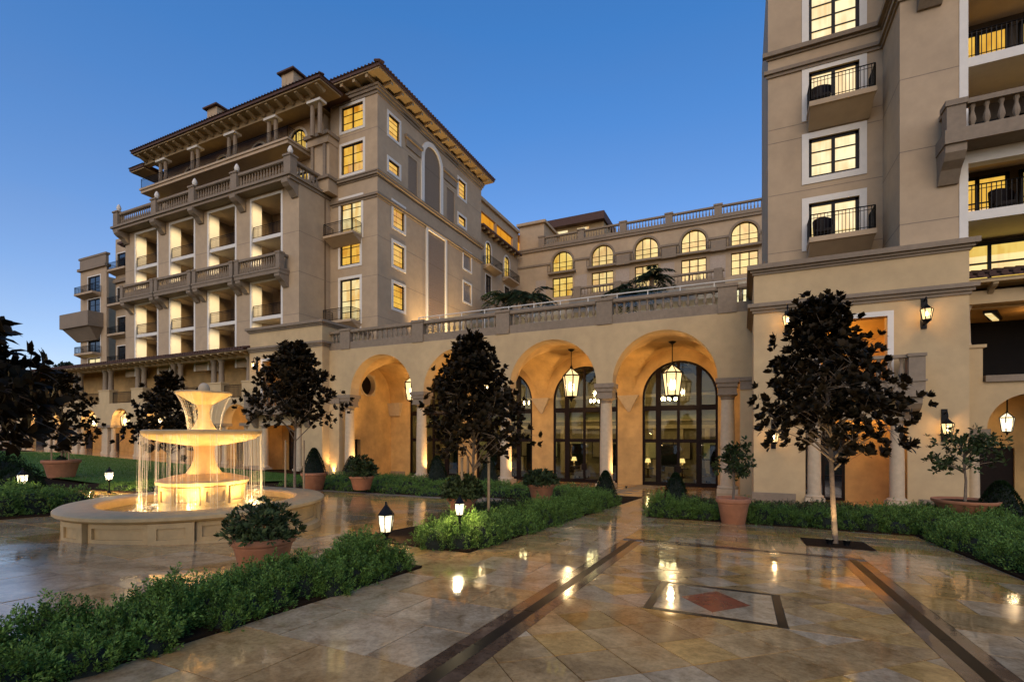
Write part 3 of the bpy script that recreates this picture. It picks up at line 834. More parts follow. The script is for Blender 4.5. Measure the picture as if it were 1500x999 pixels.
# ------------------------------------------------------------------ left tower
Y1, XA_, Y2, XB_, YBK = 29.3, -32.79, 32.7, -27.57, 50.8
tow = root('hotel_tower', 'tall tan hotel tower with loggias stone balconies and wide bracketed eaves left of the arcade', 'building', (-42, Y1, 0))
frA, frB, frS = Fr('L', Y1), Fr('L', Y2), Fr('P', XB_)
BAYS = [-36.6, -42.3, -48.0, -53.65]
wa = Wall(frA, -57.3, XA_, 9.0, 24.0, .4)
for xc in BAYS:
    wa.hole(xc - 1.78, xc + 1.78, 16.7, 23.25); wa.hole(xc - 1.78, xc + 1.78, 9.0, 16.1)
wa.build('loggia_wall', 'stucco_tan', tow)
for xc in BAYS:
    s = MB()
    for z0, z1 in ((16.7, 23.25), (9.0, 16.1)):
        s.fbox(frA, xc - 1.98, xc - 1.78, -.02, .05, z0, z1 + .2); s.fbox(frA, xc + 1.78, xc + 1.98, -.02, .05, z0, z1 + .2); s.fbox(frA, xc - 1.78, xc + 1.78, -.02, .05, z1, z1 + .2)
        s.fbox(frA, xc - 1.95, xc - 1.76, -.95, -.02, z0, z1 + .02)            # white jamb linings
        s.fbox(frA, xc + 1.76, xc + 1.95, -.95, -.02, z0, z1 + .02)
    part('opening_surround', s, 'trim_white', tow)
    for z in (20.0, 13.2):
        f = part('loggia_floor', MB().fbox(frA, xc - 1.775, xc + 1.775, -2.7, -.03, z - .3, z), 'trim_white', tow)
        rl = MB(); rail_mb(rl, (xc - 1.75, Y1 + .1), (xc + 1.75, Y1 + .1), z, 1.0, .16)
        part('railing', rl, 'iron', f)
    for z in (16.7,):
        part('loggia_floor', MB().fbox(frA, xc - 1.775, xc + 1.775, -2.7, -.3, z - .35, z - .02), 'stucco_tan', tow)
    dr = MB()
    for z in (9.9, 13.2, 16.7, 20.0): dr.fbox(frA, xc - .9, xc + 1.3, -2.66, -2.6, z, z + 2.3)
    part('loggia_door', dr, 'dark_panel', tow)
    for z in (12.6, 15.8, 19.3, 22.9):
        lamp(tow, (xc + 1.4, Y1 + .3, z - .25), 330, (1, .76, .42), .12, 62, (xc - 1.9, Y1 + .45, z - 1.5), name='loggia_light')
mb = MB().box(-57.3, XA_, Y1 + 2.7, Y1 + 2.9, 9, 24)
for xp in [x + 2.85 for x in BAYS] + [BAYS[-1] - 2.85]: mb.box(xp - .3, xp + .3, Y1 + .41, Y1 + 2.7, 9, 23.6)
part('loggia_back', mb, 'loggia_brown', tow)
part('loggia_ceiling', MB().fbox(frA, -57.3, XA_, -2.7, -.4, 23.25, 23.6), 'stucco_tan', tow)
part('wing_side', MB().box(XA_ - .4, XA_ - .002, Y1 + .4, Y2 + .3, 9, 24).box(-57.3, -56.9, Y1 + .4, 48, 9, 24), 'stucco_tan', tow)
# expansion joints of the render, cut as thin dark reveals
mb = MB()
for z in (13.0, 16.45, 19.75):
    for a, b in zip([-57.3] + [x + 1.98 for x in BAYS[::-1]], [x - 1.98 for x in BAYS[::-1]] + [XA_]): mb.fbox(frA, a, b, .0, .003, z, z + .04)
    mb.box(XA_ - .001, XA_ + .003, Y1, Y2, z, z + .04)
    mb.fbox(frB, XA_ + .004, XB_, .0, .003, z, z + .04); mb.fbox(frS, Y2, YBK, .0, .003, z, z + .04)
mb.fbox(frB, XA_ + .004, XB_, 0, .003, 28.8, 28.84); mb.fbox(frS, Y2, YBK, 0, .003, 28.8, 28.84)
part('render_joint', mb, 'stone_grey', tow)
con = bracket_mesh('console', .95, .6, .95, 'stone_grey')
for xc in BAYS:                              # stone balconies at mid height
    x0, x1, z = xc - 2.72, xc + 2.72, 16.45
    b = part('stone_balcony', MB().fbox(frA, x0, x1, 0, 1.0, z - .2, z + .1).fbox(frA, x0 - .04, x1 + .04, 0, 1.05, z + .1, z + .25), 'stone_grey', tow)
    for q in (x0 + .35, x1 - .35): inst('console', con, b, (q, Y1, z - .2))
    for q in (x0, x1 - .45): part('balcony_pier', MB().fbox(frA, q, q + .45, .5, .98, z + .25, z + 1.4).fbox(frA, q - .04, q + .49, .46, 1.02, z + 1.4, z + 1.55), 'stone_grey', b)
    rl = MB().fbox(frA, x0 + .45, x1 - .45, .6, .95, z + 1.3, z + 1.5)
    for q in (x0 + .1, x1 - .35): rl.fbox(frA, q, q + .25, 0, .5, z + 1.3, z + 1.5)
    part('handrail', rl, 'stone_grey', b)
    q = MB()
    for k in range(16): q.lathe([(.08, 0), (.11, .3), (.05, .75), (.08, 1.05)], 5, frA.w(x0 + .55 + k * (x1 - x0 - 1.1) / 15, .77, z + .25))
    part('balusters', q, 'stone_grey', b, 'stuff')
# upper terrace
tz = 23.85
part('terrace', MB().box(-57.6, XA_ + .1, Y1 - 1.0, Y1 + 4, tz - .25, tz).box(-57.75, XA_ + .25, Y1 - 1.15, Y1 + 4, tz, tz + .2), 'stone_grey', tow)
PX = [-57.2, -50.85, -45.15, -39.45, XA_ - .25]
con2 = bracket_mesh('console', 1.1, .7, 1.1, 'stone_grey')
fin = mesh_of('finial', MB().lathe([(.16, 0), (.22, .08), (.12, .16), (.2, .3), (.22, .45), (.12, .7), (.03, .82)], 8), 'trim_white', (0, 0, 0), True)
for x in PX:
    inst('console', con2, tow, (min(max(x, -56.9), XA_ - .4), Y1, tz - .25))
    p = part('terrace_pier', MB().box(x - .38, x + .38, Y1 - .98, Y1 - .3, tz + .2, tz + 1.6).box(x - .45, x + .45, Y1 - 1.05, Y1 - .23, tz + 1.6, tz + 1.75), 'stone_grey', tow)
    inst('finial', fin, p, (x, Y1 - .64, tz + 1.75))
for a, b in zip(PX, PX[1:]): balustrade(tow, frA, a + .38, b - .38, tz + .2, .64, .25, .9, .2, .36, .36, each=False)
balustrade(tow, Fr('P', XA_ - .25), Y1 - .3, Y2, tz + .2, 0, .25, .9, .2, .36, .36, each=False)
# penthouse: wall with arched windows, its own balcony, paired columns and the big eave
YPW = 32.3
wp = Wall(Fr('L', YPW), -56.2, -33.2, tz, 31.2, .3)
frP = Fr('L', YPW)
for k, xc in enumerate((-36.3, -41.4, -46.6, -51.6)):
    window(tow, frP, xc - 1.0, xc + 1.0, 27.9, 30.6, 3, 2, 'lit_yellow' if k in (0, 2) else 'unlit_pane', .2, .1, wp, rise=1.0)
    window(tow, frP, xc - 1.3, xc + 1.3, 24.1, 26.6, 4, 3, 'lit_yellow' if k == 0 else 'unlit_pane', .15, .1, wp)
window(tow, frP, -55.6, -53.9, 24.6, 27.2, 2, 2, 'lit_yellow', .2, .1, wp)
wp.build('penthouse_wall', 'stucco_tan', tow)
part('penthouse_side', MB().box(-33.5, -33.2, YPW + .3, 45, tz, 31.2).box(-56.2, -55.9, YPW + .3, 45, tz, 31.2), 'stucco_tan', tow)
part('penthouse_balcony', MB().box(-55.4, -34.55, 29.7, YPW, 27.6, 27.87).box(-55.5, -34.45, 29.6, YPW, 27.87, 28.05), 'stucco_tan', tow)
pr = MB(); rail_mb(pr, (-55.4, 29.75), (-34.6, 29.75), 28.05, 1.0, .15); rail_mb(pr, (-34.6, 29.75), (-34.6, YPW), 28.05, 1.0, .15)
part('railing', pr, 'iron', tow)
for px in (240, 287, 341, 400, 464):
    x = Yx(px, 30.6)
    for s in (-.42, .42): part('penthouse_column', MB().lathe([(.2, 28.05), (.17, 30.65)], 8, (x + s, 30.55, 0)), 'stone_grey', tow)
    part('column_cap', MB().box(x - .75, x + .75, 30.2, 30.95, 30.65, 30.85), 'trim_white', tow)
part('eave_beam', MB().box(-56, -32.6, 30.3, 30.8, 30.85, 31.4), 'soffit', tow)
EZ = 31.4
part('eave_soffit', MB().box(-56.0, -30.5, 29.3, 31.6, EZ, EZ + .12).box(-56.0, -33.0, 31.6, 34, EZ, EZ + .12), 'soffit', tow)
br = mesh_of('rafter_end', MB().hexa([(-.14, 0, -.12), (.14, 0, -.12), (.14, .75, -.40), (-.14, .75, -.40)], [(-.14, 0, 0), (.14, 0, 0), (.14, 1.0, 0), (-.14, 1.0, 0)]), 'soffit')
for k in range(22): inst('rafter_end', br, tow, (-55.4 + k * 1.16, 29.42, EZ))
def hip(mb, x0, x1, y0, y1, z, rise=.3, inset=None):
    d = inset or min(x1 - x0, y1 - y0) * .45
    mb.hexa([(x0, y0, z), (x1, y0, z), (x1, y1, z), (x0, y1, z)], [(x0 + d, y0 + d, z + d * rise), (x1 - d, y0 + d, z + d * rise), (x1 - d, y1 - d, z + d * rise), (x0 + d, y1 - d, z + d * rise)])
    return mb
rf = MB().box(-56.1, -30.4, 29.15, 31.7, EZ + .12, EZ + .36).box(-56.1, -33.0, 31.7, 44, EZ + .12, EZ + .36); hip(rf, -56.2, -30.3, 29.05, 44.2, EZ + .36, .22)
r_ = part('roof', rf, 'roof_tile', tow)
tl = MB(); tiles_mb(tl, Fr('L', 29.1), -56.1, -30.4, 0, EZ + .40, .36, .09)
part('eave_tiles', tl, 'roof_tile', r_, 'stuff')
# lower eave at the far end of the wing
rf = MB().box(-58.4, -55.9, 30.2, 36, 30.75, 31.05); hip(rf, -58.5, -55.8, 30.1, 36.1, 31.05)
part('side_roof', rf, 'roof_tile', tow)
part('side_soffit', MB().box(-58.3, -56.0, 30.3, 36, 30.63, 30.75), 'soffit', tow)
part('side_porch_roof', MB().box(-60.2, -57.32, 30.0, 38, 23.3, 23.55).box(-60.0, -57.32, 30.2, 38, 23.15, 23.3), 'roof_tile', tow)
for px, py, Y in ((429, 116, 33), (319, 166, 33)):
    x, z = Yx(px, Y), Yz(px, py, Y)
    c = part('chimney', MB().box(x - .75, x + .75, Y - .6, Y + .6, z - 2.2, z + .15).box(x - .55, x - .15, Y - .62, Y - .6, z - .9, z - .1), 'stucco_tan', tow)
    cc = MB().box(x - 1.05, x + 1.05, Y - .9, Y + .9, z + .15, z + .3); hip(cc, x - 1.05, x + 1.05, Y - .9, Y + .9, z + .3, .35)
    part('chimney_cap', cc, 'roof_tile', c)
# block B: front with windows and small balconies, long side towards the court
wb = Wall(frB, XA_ + .004, XB_, 9.3, 32.3, .35)
for (a, b, c, d, kind) in ((-31.5, -29.1, 29.3, 31.35, 0), (-31.5, -29.1, 25.55, 28.05, 0), (-31.6, -29.3, 20.05, 23.4, 1), (-31.65, -29.45, 17.7, 19.95, 0), (-31.65, -29.45, 12.75, 16.5, 1), (-31.65, -29.5, 10.2, 12.1, 0)):
    window(tow, frB, a, b, c, d, 2, 4 if d - c > 2.5 else 3, 'lit_amber' if not kind else 'lit_cream', .22, .1, wb)
    if kind: balcony(tow, frB, a - .9, b + .1, c, 1.15, .2, taper=.5)
wb.build('block_front', 'stucco_tan', tow)
ws = Wall(frS, Y2 + .35, YBK, 9.3, 32.3, .35)
for y0, y1, z0, z1, lm in ((34.15, 35.6, 28.95, 30.75, 1), (34.15, 35.6, 25.9, 26.85, 1), (34.75, 36.3, 21.3, 23.4, 1), (34.75, 36.3, 17.9, 19.9, 1), (34.75, 36.3, 14.2, 16.35, 1), (45.7, 47.2, 28.8, 30.6, 1), (45.7, 47.2, 25.8, 26.75, 1), (46.75, 48.4, 21.35, 23.3, 0), (46.75, 48.4, 17.75, 19.8, 0)):
    if lm: window(tow, frS, y0, y1, z0, z1, 1, 4 if z1 - z0 > 1.5 else 2, 'lit_amber', .24, .1, ws, bar=.05)
    else:
        win = window(tow, frS, y0, y1, z0, z1, 1, 10, 'louvre', .2, .1, ws, frame='louvre', bar=.09, name='louvre_window', each=False)
def louvre_panel(y0, y1, z0, z1, rise=0.0, sur=.3, step=.24, pr=.12):
    ws.arch(y0, y1, z0, z1 - rise, rise) if rise else ws.hole(y0, y1, z0, z1)
    zs = z1 - rise
    o = part('louvre_panel', MB().fbox(frS, y0, y1, -.2, -.1, z0, z1), 'louvre', tow)
    s = MB(); z = z0 + .05
    while z < z1 - .1:
        hw = (y1 - y0) / 2
        if rise and z > zs: hw *= math.sqrt(max(.01, 1 - ((z - zs) / rise) ** 2))
        c = (y0 + y1) / 2
        q0 = [frS.w(c - hw, -.1, z + .02), frS.w(c + hw, -.1, z + .02), frS.w(c + hw, -.02, z - .05), frS.w(c - hw, -.02, z - .05)]
        q1 = [(p[0], p[1], p[2] + .03) for p in q0]
        s.hexa(q0, q1); z += step
    part('louvre_slats', s, 'louvre', o, 'stuff')
    if sur:
        t = MB(); t.fbox(frS, y0 - sur, y0, -.02, pr, z0 - .02, zs); t.fbox(frS, y1, y1 + sur, -.02, pr, z0 - .02, zs)
        if rise:
            pa = arch_pts(y0 - sur, y1 + sur, zs, rise + sur, 16); pb = arch_pts(y0, y1, zs, rise, 16)
            for k in range(16):
                q = [pa[k], pa[k + 1], pb[k + 1], pb[k]]; t.hexa([frS.w(a, -.02, b) for a, b in q], [frS.w(a, pr, b) for a, b in q])
        else: t.fbox(frS, y0 - sur, y1 + sur, -.02, pr, zs, zs + sur)
        part('surround', t, 'trim_white', o)
louvre_panel(39.9, 43.0, 12.2, 22.9, 0, .28)
louvre_panel(39.3, 42.1, 25.3, 31.1, 1.4, .45)
louvre_panel(36.9, 38.3, 25.3, 28.6, 0, 0); louvre_panel(43.4, 44.9, 25.3, 28.6, 0, 0)
for a, b in ((36.5, 38.75), (42.7, 45.1)):
    part('louvre_hood', MB().fbox(frS, a, b, -.02, .12, 29.2, 29.9).fbox(frS, a - .15, b + .15, -.02, .28, 29.9, 30.2), 'stone_grey', tow)
ws.build('block_side', 'stucco_tan', tow)
part('block_back', MB().box(XA_ - 2, XB_ - .35, YBK - .3, YBK, 9.3, 32.3), 'stucco_tan', tow)
bx = (XA_ + .3, XB_, Y2, YBK)
for z, l in ((22.95, [(.08, .18), (.2, .2), (.1, .06)]), (24.7, [(.1, .12), (.25, .2), (.32, .12)]), (31.6, [(.08, .25), (.2, .25), (.3, .2)])):
    part('string_course', MB().ring(bx[0], bx[1], bx[2], bx[3], z, l), 'stone_grey', tow)
ez = 32.6
part('block_soffit', MB().box(XA_ - .5, XB_ + 1.15, Y2 - 1.15, YBK + .9, ez, ez + .12), 'soffit', tow)
br2 = mesh_of('eave_bracket', MB().box(-.13, .13, -1.05, 0, -.28, 0), 'soffit')
for k in range(13): inst('eave_bracket', br2, tow, (XB_, Y2 + .6 + k * 1.45, ez), R(90))
for k in range(4): inst('eave_bracket', br2, tow, (XA_ + .9 + k * 1.35, Y2, ez))
rf = MB().box(XA_ - .5, XB_ + 1.25, Y2 - 1.25, YBK + 1.0, ez + .12, ez + .38); hip(rf, XA_ - .6, XB_ + 1.35, Y2 - 1.35, YBK + 1.1, ez + .38, .32, 2.6)
r_ = part('block_roof', rf, 'roof_tile', tow)
tl = MB(); tiles_mb(tl, Fr('L', Y2 - 1.3), XA_ - .5, XB_ + 1.3, 0, ez + .42, .36); tiles_mb(tl, Fr('P', XB_ + 1.3), Y2 - 1.3, YBK + 1, 0, ez + .42, .36)
part('eave_tiles', tl, 'roof_tile', r_, 'stuff')
# stacked pilasters between penthouse and block
x0, x1 = Yx(452, 31.6), Yx(481, 31.6)
mb = MB().box(x0, x1, 31.6, Y2, tz, 25.0).box(x0 + .2, x1, 31.7, Y2, 25, 28.0).box(x0 - .05, x1 + .05, 31.5, Y2, 28.0, 28.6)
part('pilaster_pier', mb, 'stucco_tan', tow)
part('pilaster_cornice', MB().box(x0 - .3, x1 + .2, 31.3, Y2, 28.6, 28.9).box(x0 - .2, x1 + .15, 31.4, Y2, 24.95, 25.2), 'stone_grey', tow)
mb = MB()
for q in (x0 + .3, x1 - .6): mb.box(q, q + .3, 31.55, 31.7, 25.2, 28.0)
part('pilaster', mb, 'stone_grey', tow)
# uplights washing the tall louvre from the terrace
for y in (39.2, 43.8):
    u = root('uplight', 'small black uplight on the terrace aimed at the tall louvre', 'uplight', (XB_ + 1.1, y, 9.46), 'terrace uplights')
    part('housing', MB().lathe([(.1, 9.46), (.1, 9.6), (.13, 9.7)], 10, (XB_ + 1.1, y, 0), cap=False), 'iron', u)
    part('lens', MB().lathe([(.001, 9.64), (.1, 9.64)], 10, (XB_ + 1.1, y, 0), cap=False), 'bulb', u)
    lamp(u, (XB_ + 1.1, y, 9.75), 3200, (1, .70, .34), .08, 95, (XB_ + .1, y + (.6 if y < 41 else -.4), 15))
# rear flank C
XC = -28.17
frC = Fr('P', XC)
wc = Wall(frC, YBK, 62.5, 9.3, 31.3, .3)
wc.hole(51.2, 60.9, 27.9, 29.8)
for y0, y1 in ((53.0, 54.5), (58.2, 59.8)):
    window(tow, frC, y0, y1, 23.6, 26.6, 2, 2, 'lit_yellow', .2, .1, wc, rise=.75)
    balcony(tow, frC, y0 - .7, y1 + 1.2, 23.5, 1.0, .2, taper=.3)
    window(tow, frC, y0, y1, 20.3, 22.6, 2, 2, 'unlit_pane', .1, .1, wc)
wc.build('flank_wall', 'stucco_tan', tow)
part('loggia_glow', MB().fbox(frC, 50.9, 66, -1.4, -1.3, 27.4, 31.0), 'lit_orange', tow)
part('flank_roof', MB().box(XC - 6, XC - .3, YBK, 66, 31.0, 31.25), 'stucco_tan', tow)
part('flank_cornice', MB().fbox(frC, YBK, 62.5, 0, .3, 30.9, 31.3).fbox(frC, YBK, 62.5, 0, .2, 19.4, 19.8), 'stucco_tan', tow)
part('flank_post', MB().fbox(frC, 55.7, 56.0, -.3, 0, 27.9, 29.8), 'stucco_tan', tow)
part('flank_eave', MB().fbox(frC, YBK, 62.0, 0, .9, 27.55, 27.75), 'roof_tile', tow)
for k in range(9): boxinst('eave_bracket', 'soffit', tow, frC, YBK + .5 + k * 1.25, YBK + .7 + k * 1.25, 0, .75, 27.3, 27.55)

# ------------------------------------------------------------------ rear wing across the court
YD = 62.5
frD = Fr('L', YD)
rear = root('rear_wing', 'long rear hotel wing with a row of lit arched windows behind the terrace', 'building', (-10, YD, 0))
xd0, xd1 = -28.17, 8.0
wd = Wall(frD, xd0, xd1, 9.3, 28.5, .4)
ARW = [(810, 838), (868, 897), (931, 963), (998.5, 1034), (1071.6, 1110)]
for k, (p, q) in enumerate(ARW):
    a, b = Yx(p, YD), Yx(q, YD); c = (a + b) / 2; h = 1.42
    window(rear, frD, c - h, c + h, 24.85, 27.45, 3, 2, 'lit_yellow', .22, .2, wd, rise=1.35, surm='stone_grey', proud=.12, bar=.11, fw=.1)
    part('balcony_ledge', MB().fbox(frD, c - 1.9, c + 1.9, 0, .7, 24.45, 24.7), 'stone_grey', rear)
    window(rear, frD, c - h, c + h, 21.5, 24.05, 3, 3, 'lit_yellow', 0, .25, wd, bar=.13, fw=.1)
    for a_, b_ in ((c - 1.9, c - 1.5), (c + 1.5, c + 1.9)): part('railing', rail_mb(MB(), (a_, YD - .6), (b_, YD - .6), 24.7, .9, .15), 'iron', rear)
for p, q in ((785, 800), (842, 860), (902, 922), (968, 988), (1040, 1063)):
    a, b = Yx(p, YD), Yx(q, YD)
    part('shutter_panel', MB().fbox(frD, a, b, 0, .06, 21.3, 24.0), 'louvre', rear)
for p, q in ((1078, 1084), (1087, 1095)): window(rear, Fr('L', YD - 3), Yx(p, YD - 3), Yx(q, YD - 3), 17.2, 19.3, 1, 2, 'lit_cream', 0, -.1)
wd.build('front_wall', 'stucco_tan', rear)
part('lower_block', MB().box(Yx(1062, YD - 3), xd1, YD - 2.85, YD, 9.3, 20.5), 'stucco_tan', rear)
part('cornice', MB().fbox(frD, xd0, xd1, -.2, .25, 27.95, 28.25).fbox(frD, xd0, xd1, -.2, .35, 28.25, 28.45), 'stone_grey', rear)
for (a, b) in zip([xd0] + [Yx(q, YD) + .3 for p, q in ARW], [Yx(p, YD) - .3 for p, q in ARW] + [xd1]):
    if b - a > .5: part('string_course', MB().fbox(frD, a, b, 0, .15, 25.95, 26.2), 'stone_grey', rear)
xs = [Yx(p, YD) for p in (794, 851.5, 913, 980, 1052, 1124)]
for x in xs: part('parapet_pier', MB().fbox(frD, x - .42, x + .42, -.3, .25, 28.5, 29.75).fbox(frD, x - .5, x + .5, -.38, .33, 29.75, 29.95), 'stone_grey', rear)
for a, b in zip(xs, xs[1:]): balustrade(rear, frD, a + .42, b - .42, 28.45, 0, .3, .85, .18, .3, .36, each=False)
mb = MB()
for (p, q) in ((905, 960), (965, 1030)): pass
for c in [(Yx(q, YD) + Yx(p2, YD)) / 2 for (p, q), (p2, q2) in zip(ARW[1:], ARW[2:])]: pass
for (p, q), (p2, q2) in zip(ARW[1:], ARW[2:]):
    a, b = Yx(q, YD) + .5, Yx(p2, YD) - .5
    part('balcony_parapet', MB().fbox(frD, a, b, .1, .6, 24.4, 25.6), 'stone_grey', rear)
balustrade(rear, frD, Yx(842, YD), Yx(1062, YD), 20.55, 1.6, .3, .85, .2, .3, .4, each=False, name='lower_balustrade')
part('lower_balcony', MB().fbox(frD, Yx(840, YD), Yx(1064, YD), 0, 1.8, 19.9, 20.55), 'stone_grey', rear)
for p in (846, 905, 976, 1052): 
    x = Yx(p, YD - 1.6); part('balcony_pier', MB().box(x - .45, x + .45, YD - 1.9, YD - 1.3, 20.4, 22.0), 'stone_grey', rear)
# stair tower and rooftop room
x0, x1 = xd0, Yx(797, YD + .6)
part('stair_tower', MB().box(x0, x1, YD + .6, YD + 9, 28.4, 32.0).box(x0, x1 - .02, YD - .02, YD + .6, 9.3, 28.4), 'stucco_tan', rear)
part('stair_cornice', MB().box(x0 - .3, x1 + .3, YD + .2, YD + 9.4, 32.0, 32.35), 'stucco_tan', rear)
a, b = Yx(803, YD + 6), Yx(884, YD + 6)
rr = part('rooftop_room', MB().box(a, b, YD + 6.2, YD + 12, 28.5, 33.2), 'soffit', rear)
part('rooftop_fascia', MB().box(a - .3, b + .3, YD + 5.2, YD + 12.4, 33.2, 34.3), 'roof_tile', rr)
for p, q in ((815, 831), (845, 862)): part('strip_light', MB().box(Yx(p, YD + 6), Yx(q, YD + 6), YD + 6.1, YD + 6.19, 32.4, 32.8), 'lit_cream', rr)

# ------------------------------------------------------------------ colonnade wing running left from the pavilion
YW = 27.95
frW = Fr('L', YW)
colw = root('colonnade_wing', 'low two storey colonnade wing with tiled roof and arches behind the fountain', 'building', (-55, YW, .6))
xw0, xw1 = -92.0, -36.45
ACX = [-38.6 - 5.65 * k for k in range(9)]
ww = Wall(frW, xw0, xw1, 4.1, 6.25, .8)
for c in ACX: ww.arch(c - 1.65, c + 1.65, 4.1, 4.1, 1.6)
ww.build('arch_wall', 'stucco_cream', colw)
piers = [c + 2.825 for c in ACX] + [ACX[-1] - 2.825]
for x in piers:
    if x > -36.9: x = -36.9
    z0 = G(x, YW)
    part('pier', MB().box(x - .35, x + .35, YW + .1, YW + .75, z0 - .3, 3.9), 'stone_pale', colw)
    part('pier_impost', MB().box(x - 1.2, x + 1.2, YW - .06, YW + .86, 3.85, 4.1), 'stone_grey', colw)
    for s in (-.85, .85): part('column', MB().lathe([(.3, z0 - .1), (.3, z0 + .25), (.22, z0 + .3), (.19, 3.6), (.27, 3.85)], 12, (x + s, YW + .4, 0)), 'stone_pale', colw, smooth=True)
    # upper storey: pedestal with a pair of short columns
    p = part('pedestal', MB().box(x - .95, x + .95, YW - .02, YW + .7, 6.25, 7.5).box(x - 1.0, x + 1.0, YW - .07, YW + .75, 7.5, 7.62), 'stucco_cream', colw)
    for s in (-.5, .5): part('short_column', MB().lathe([(.28, 7.62), (.24, 7.75), (.2, 9.3), (.3, 9.5), (.3, 9.6)], 10, (x + s, YW + .35, 0)), 'stone_grey', p, smooth=True)
part('roof_beam', MB().box(xw0, xw1, YW + .05, YW + .65, 9.6, 9.95), 'soffit', colw)
part('floor_slab', MB().box(xw0, xw1, YW + .8, 33.2, 5.95, 6.2), 'stucco_cream', colw)
part('rear_wall', MB().box(xw0, xw1, 33.0, 33.3, 0, 5.95).box(xw0, xw1, 30.8, 31.0, 6.2, 10.1), 'stucco_vault', colw)
rf = MB().hexa([(xw0, 27.0, 9.98), (xw1, 27.0, 9.98), (xw1, 31.2, 10.9), (xw0, 31.2, 10.9)], [(xw0, 27.0, 10.14), (xw1, 27.0, 10.14), (xw1, 31.2, 11.1), (xw0, 31.2, 11.1)])
rf = part('roof', rf, 'roof_tile', colw)
tl = MB(); tiles_mb(tl, Fr('L', 26.95), xw0, xw1, 0, 10.16, .34, .1, 1.2, .22)
part('eave_tiles', tl, 'roof_tile', rf, 'stuff')
part('soffit_board', MB().hexa([(xw0, 27.1, 9.9), (xw1, 27.1, 9.9), (xw1, 30.8, 10.4), (xw0, 30.8, 10.4)], [(xw0, 27.1, 9.97), (xw1, 27.1, 9.97), (xw1, 30.8, 10.47), (xw0, 30.8, 10.47)]), 'soffit', colw)
rb = mesh_of('rafter_end', MB().hexa([(-.1, 0, -.1), (.1, 0, -.1), (.1, .95, -.28), (-.1, .95, -.28)], [(-.1, 0, 0), (.1, 0, 0), (.1, .95, .1), (-.1, .95, .1)]), 'soffit')
for k in range(60): inst('rafter_end', rb, colw, (xw1 - .5 - k * .92, 27.12, 9.9))
for a, b in zip(sorted(piers), sorted(piers)[1:]): part('railing', rail_mb(MB(), (a + .95, YW + .3), (min(b, -36.9) - .95, YW + .3), 6.25, 1.1, .16), 'iron', colw)
dd = MB()
for c in ACX: dd.box(c - 1.1, c + 1.1, 32.92, 33.0, 0, 3.3)
part('walk_door', dd, 'wood_dark', colw)
part('walk_floor', MB().box(-92, -36.5, 26.9, 33.2, .3, .36).hexa([(-92, 25.6, G(-92, 26) - .2), (-36.5, 25.6, G(-36.5, 26) - .2), (-36.5, 27.9, G(-36.5, 26) - .2), (-92, 27.9, G(-92, 26) - .2)], [(-92, 25.6, G(-92, 25.6) + .03), (-36.5, 25.6, G(-36.5, 25.6) + .03), (-36.5, 33, G(-36.5, 28) + .03), (-92, 33, G(-92, 28) + .03)]), 'travertine_grey', colw)

# ------------------------------------------------------------------ far block at the left
YE = 42.0
far = root('far_building', 'pale far hotel block with dark balconies seen left of the tall tower', 'building', (-90, YE, 0))
frE = Fr('L', YE)
e0, e1, e2 = Yx(118, YE), Yx(156, YE), Yx(195, YE)
we_ = Wall(frE, e0, e1, 0, 29.0, .3)
for z, lm in ((24.8, 'unlit_pane'), (21.3, 'unlit_pane'), (15.6, 'unlit_pane'), (12.2, 'lit_cream')):
    a, b = Yx(129, YE), Yx(147, YE)
    window(far, frE, a, b, z, z + 2.7, 2, 3, lm, .15, .12, we_)
    if z != 21.3: balcony(far, frE, a - 1.4, b + .3, z, 1.2, .3, taper=.3)
we_.build('front_wall', 'stucco_tan', far)
part('upper_parapet', MB().fbox(frE, e0 - .3, e1 + .2, -.5, .35, 28.6, 29.0).fbox(frE, e0, e1, -.3, .1, 29.0, 30.4).fbox(frE, e0 - .2, e1 + .2, -.4, .2, 30.4, 30.7), 'stone_grey', far)
es = e0 - 1.6
sb = part('stone_balcony', MB().fbox(frE, es, e1 - .8, 0, 2.0, 19.4, 20.0).hexa([frE.w(es + 1.2, 0, 17.6), frE.w(e1 - 2, 0, 17.6), frE.w(e1 - 2, .3, 17.6), frE.w(es + 1.2, .3, 17.6)], [frE.w(es + .2, 0, 19.4), frE.w(e1 - 1, 0, 19.4), frE.w(e1 - 1, 1.7, 19.4), frE.w(es + .2, 1.7, 19.4)]), 'stone_grey', far)
part('stone_parapet', MB().fbox(frE, es, e1 - .8, 1.6, 2.0, 20.0, 21.6).fbox(frE, es, es + .4, 0, 1.6, 20, 21.6).fbox(frE, e1 - 1.2, e1 - .8, 0, 1.6, 20, 21.6), 'stone_grey', sb)
wf = Wall(Fr('L', YE + 1.2), e1, e2 + 4, 0, 33, .3)
frF = Fr('L', YE + 1.2)
for z in (28.0, 22.8, 18.3, 13.9):
    a, b = Yx(172, YE + 1.2), Yx(184, YE + 1.2)
    window(far, frF, a, b + 1.5, z, z + 2.7, 2, 3, 'unlit_pane', .15, .12, wf)
    balcony(far, frF, a - .6, b + 2.0, z, 1.2, .3, taper=.3)
wf.build('recessed_wall', 'stucco_tan', far)
part('side_wall', MB().box(e0, e0 + .3, YE + .3, YE + 12, 0, 29), 'stucco_tan', far)
part('recess_cornice', MB().fbox(frF, e1, e2, 0, .4, 26.2, 26.7), 'stone_grey', far)

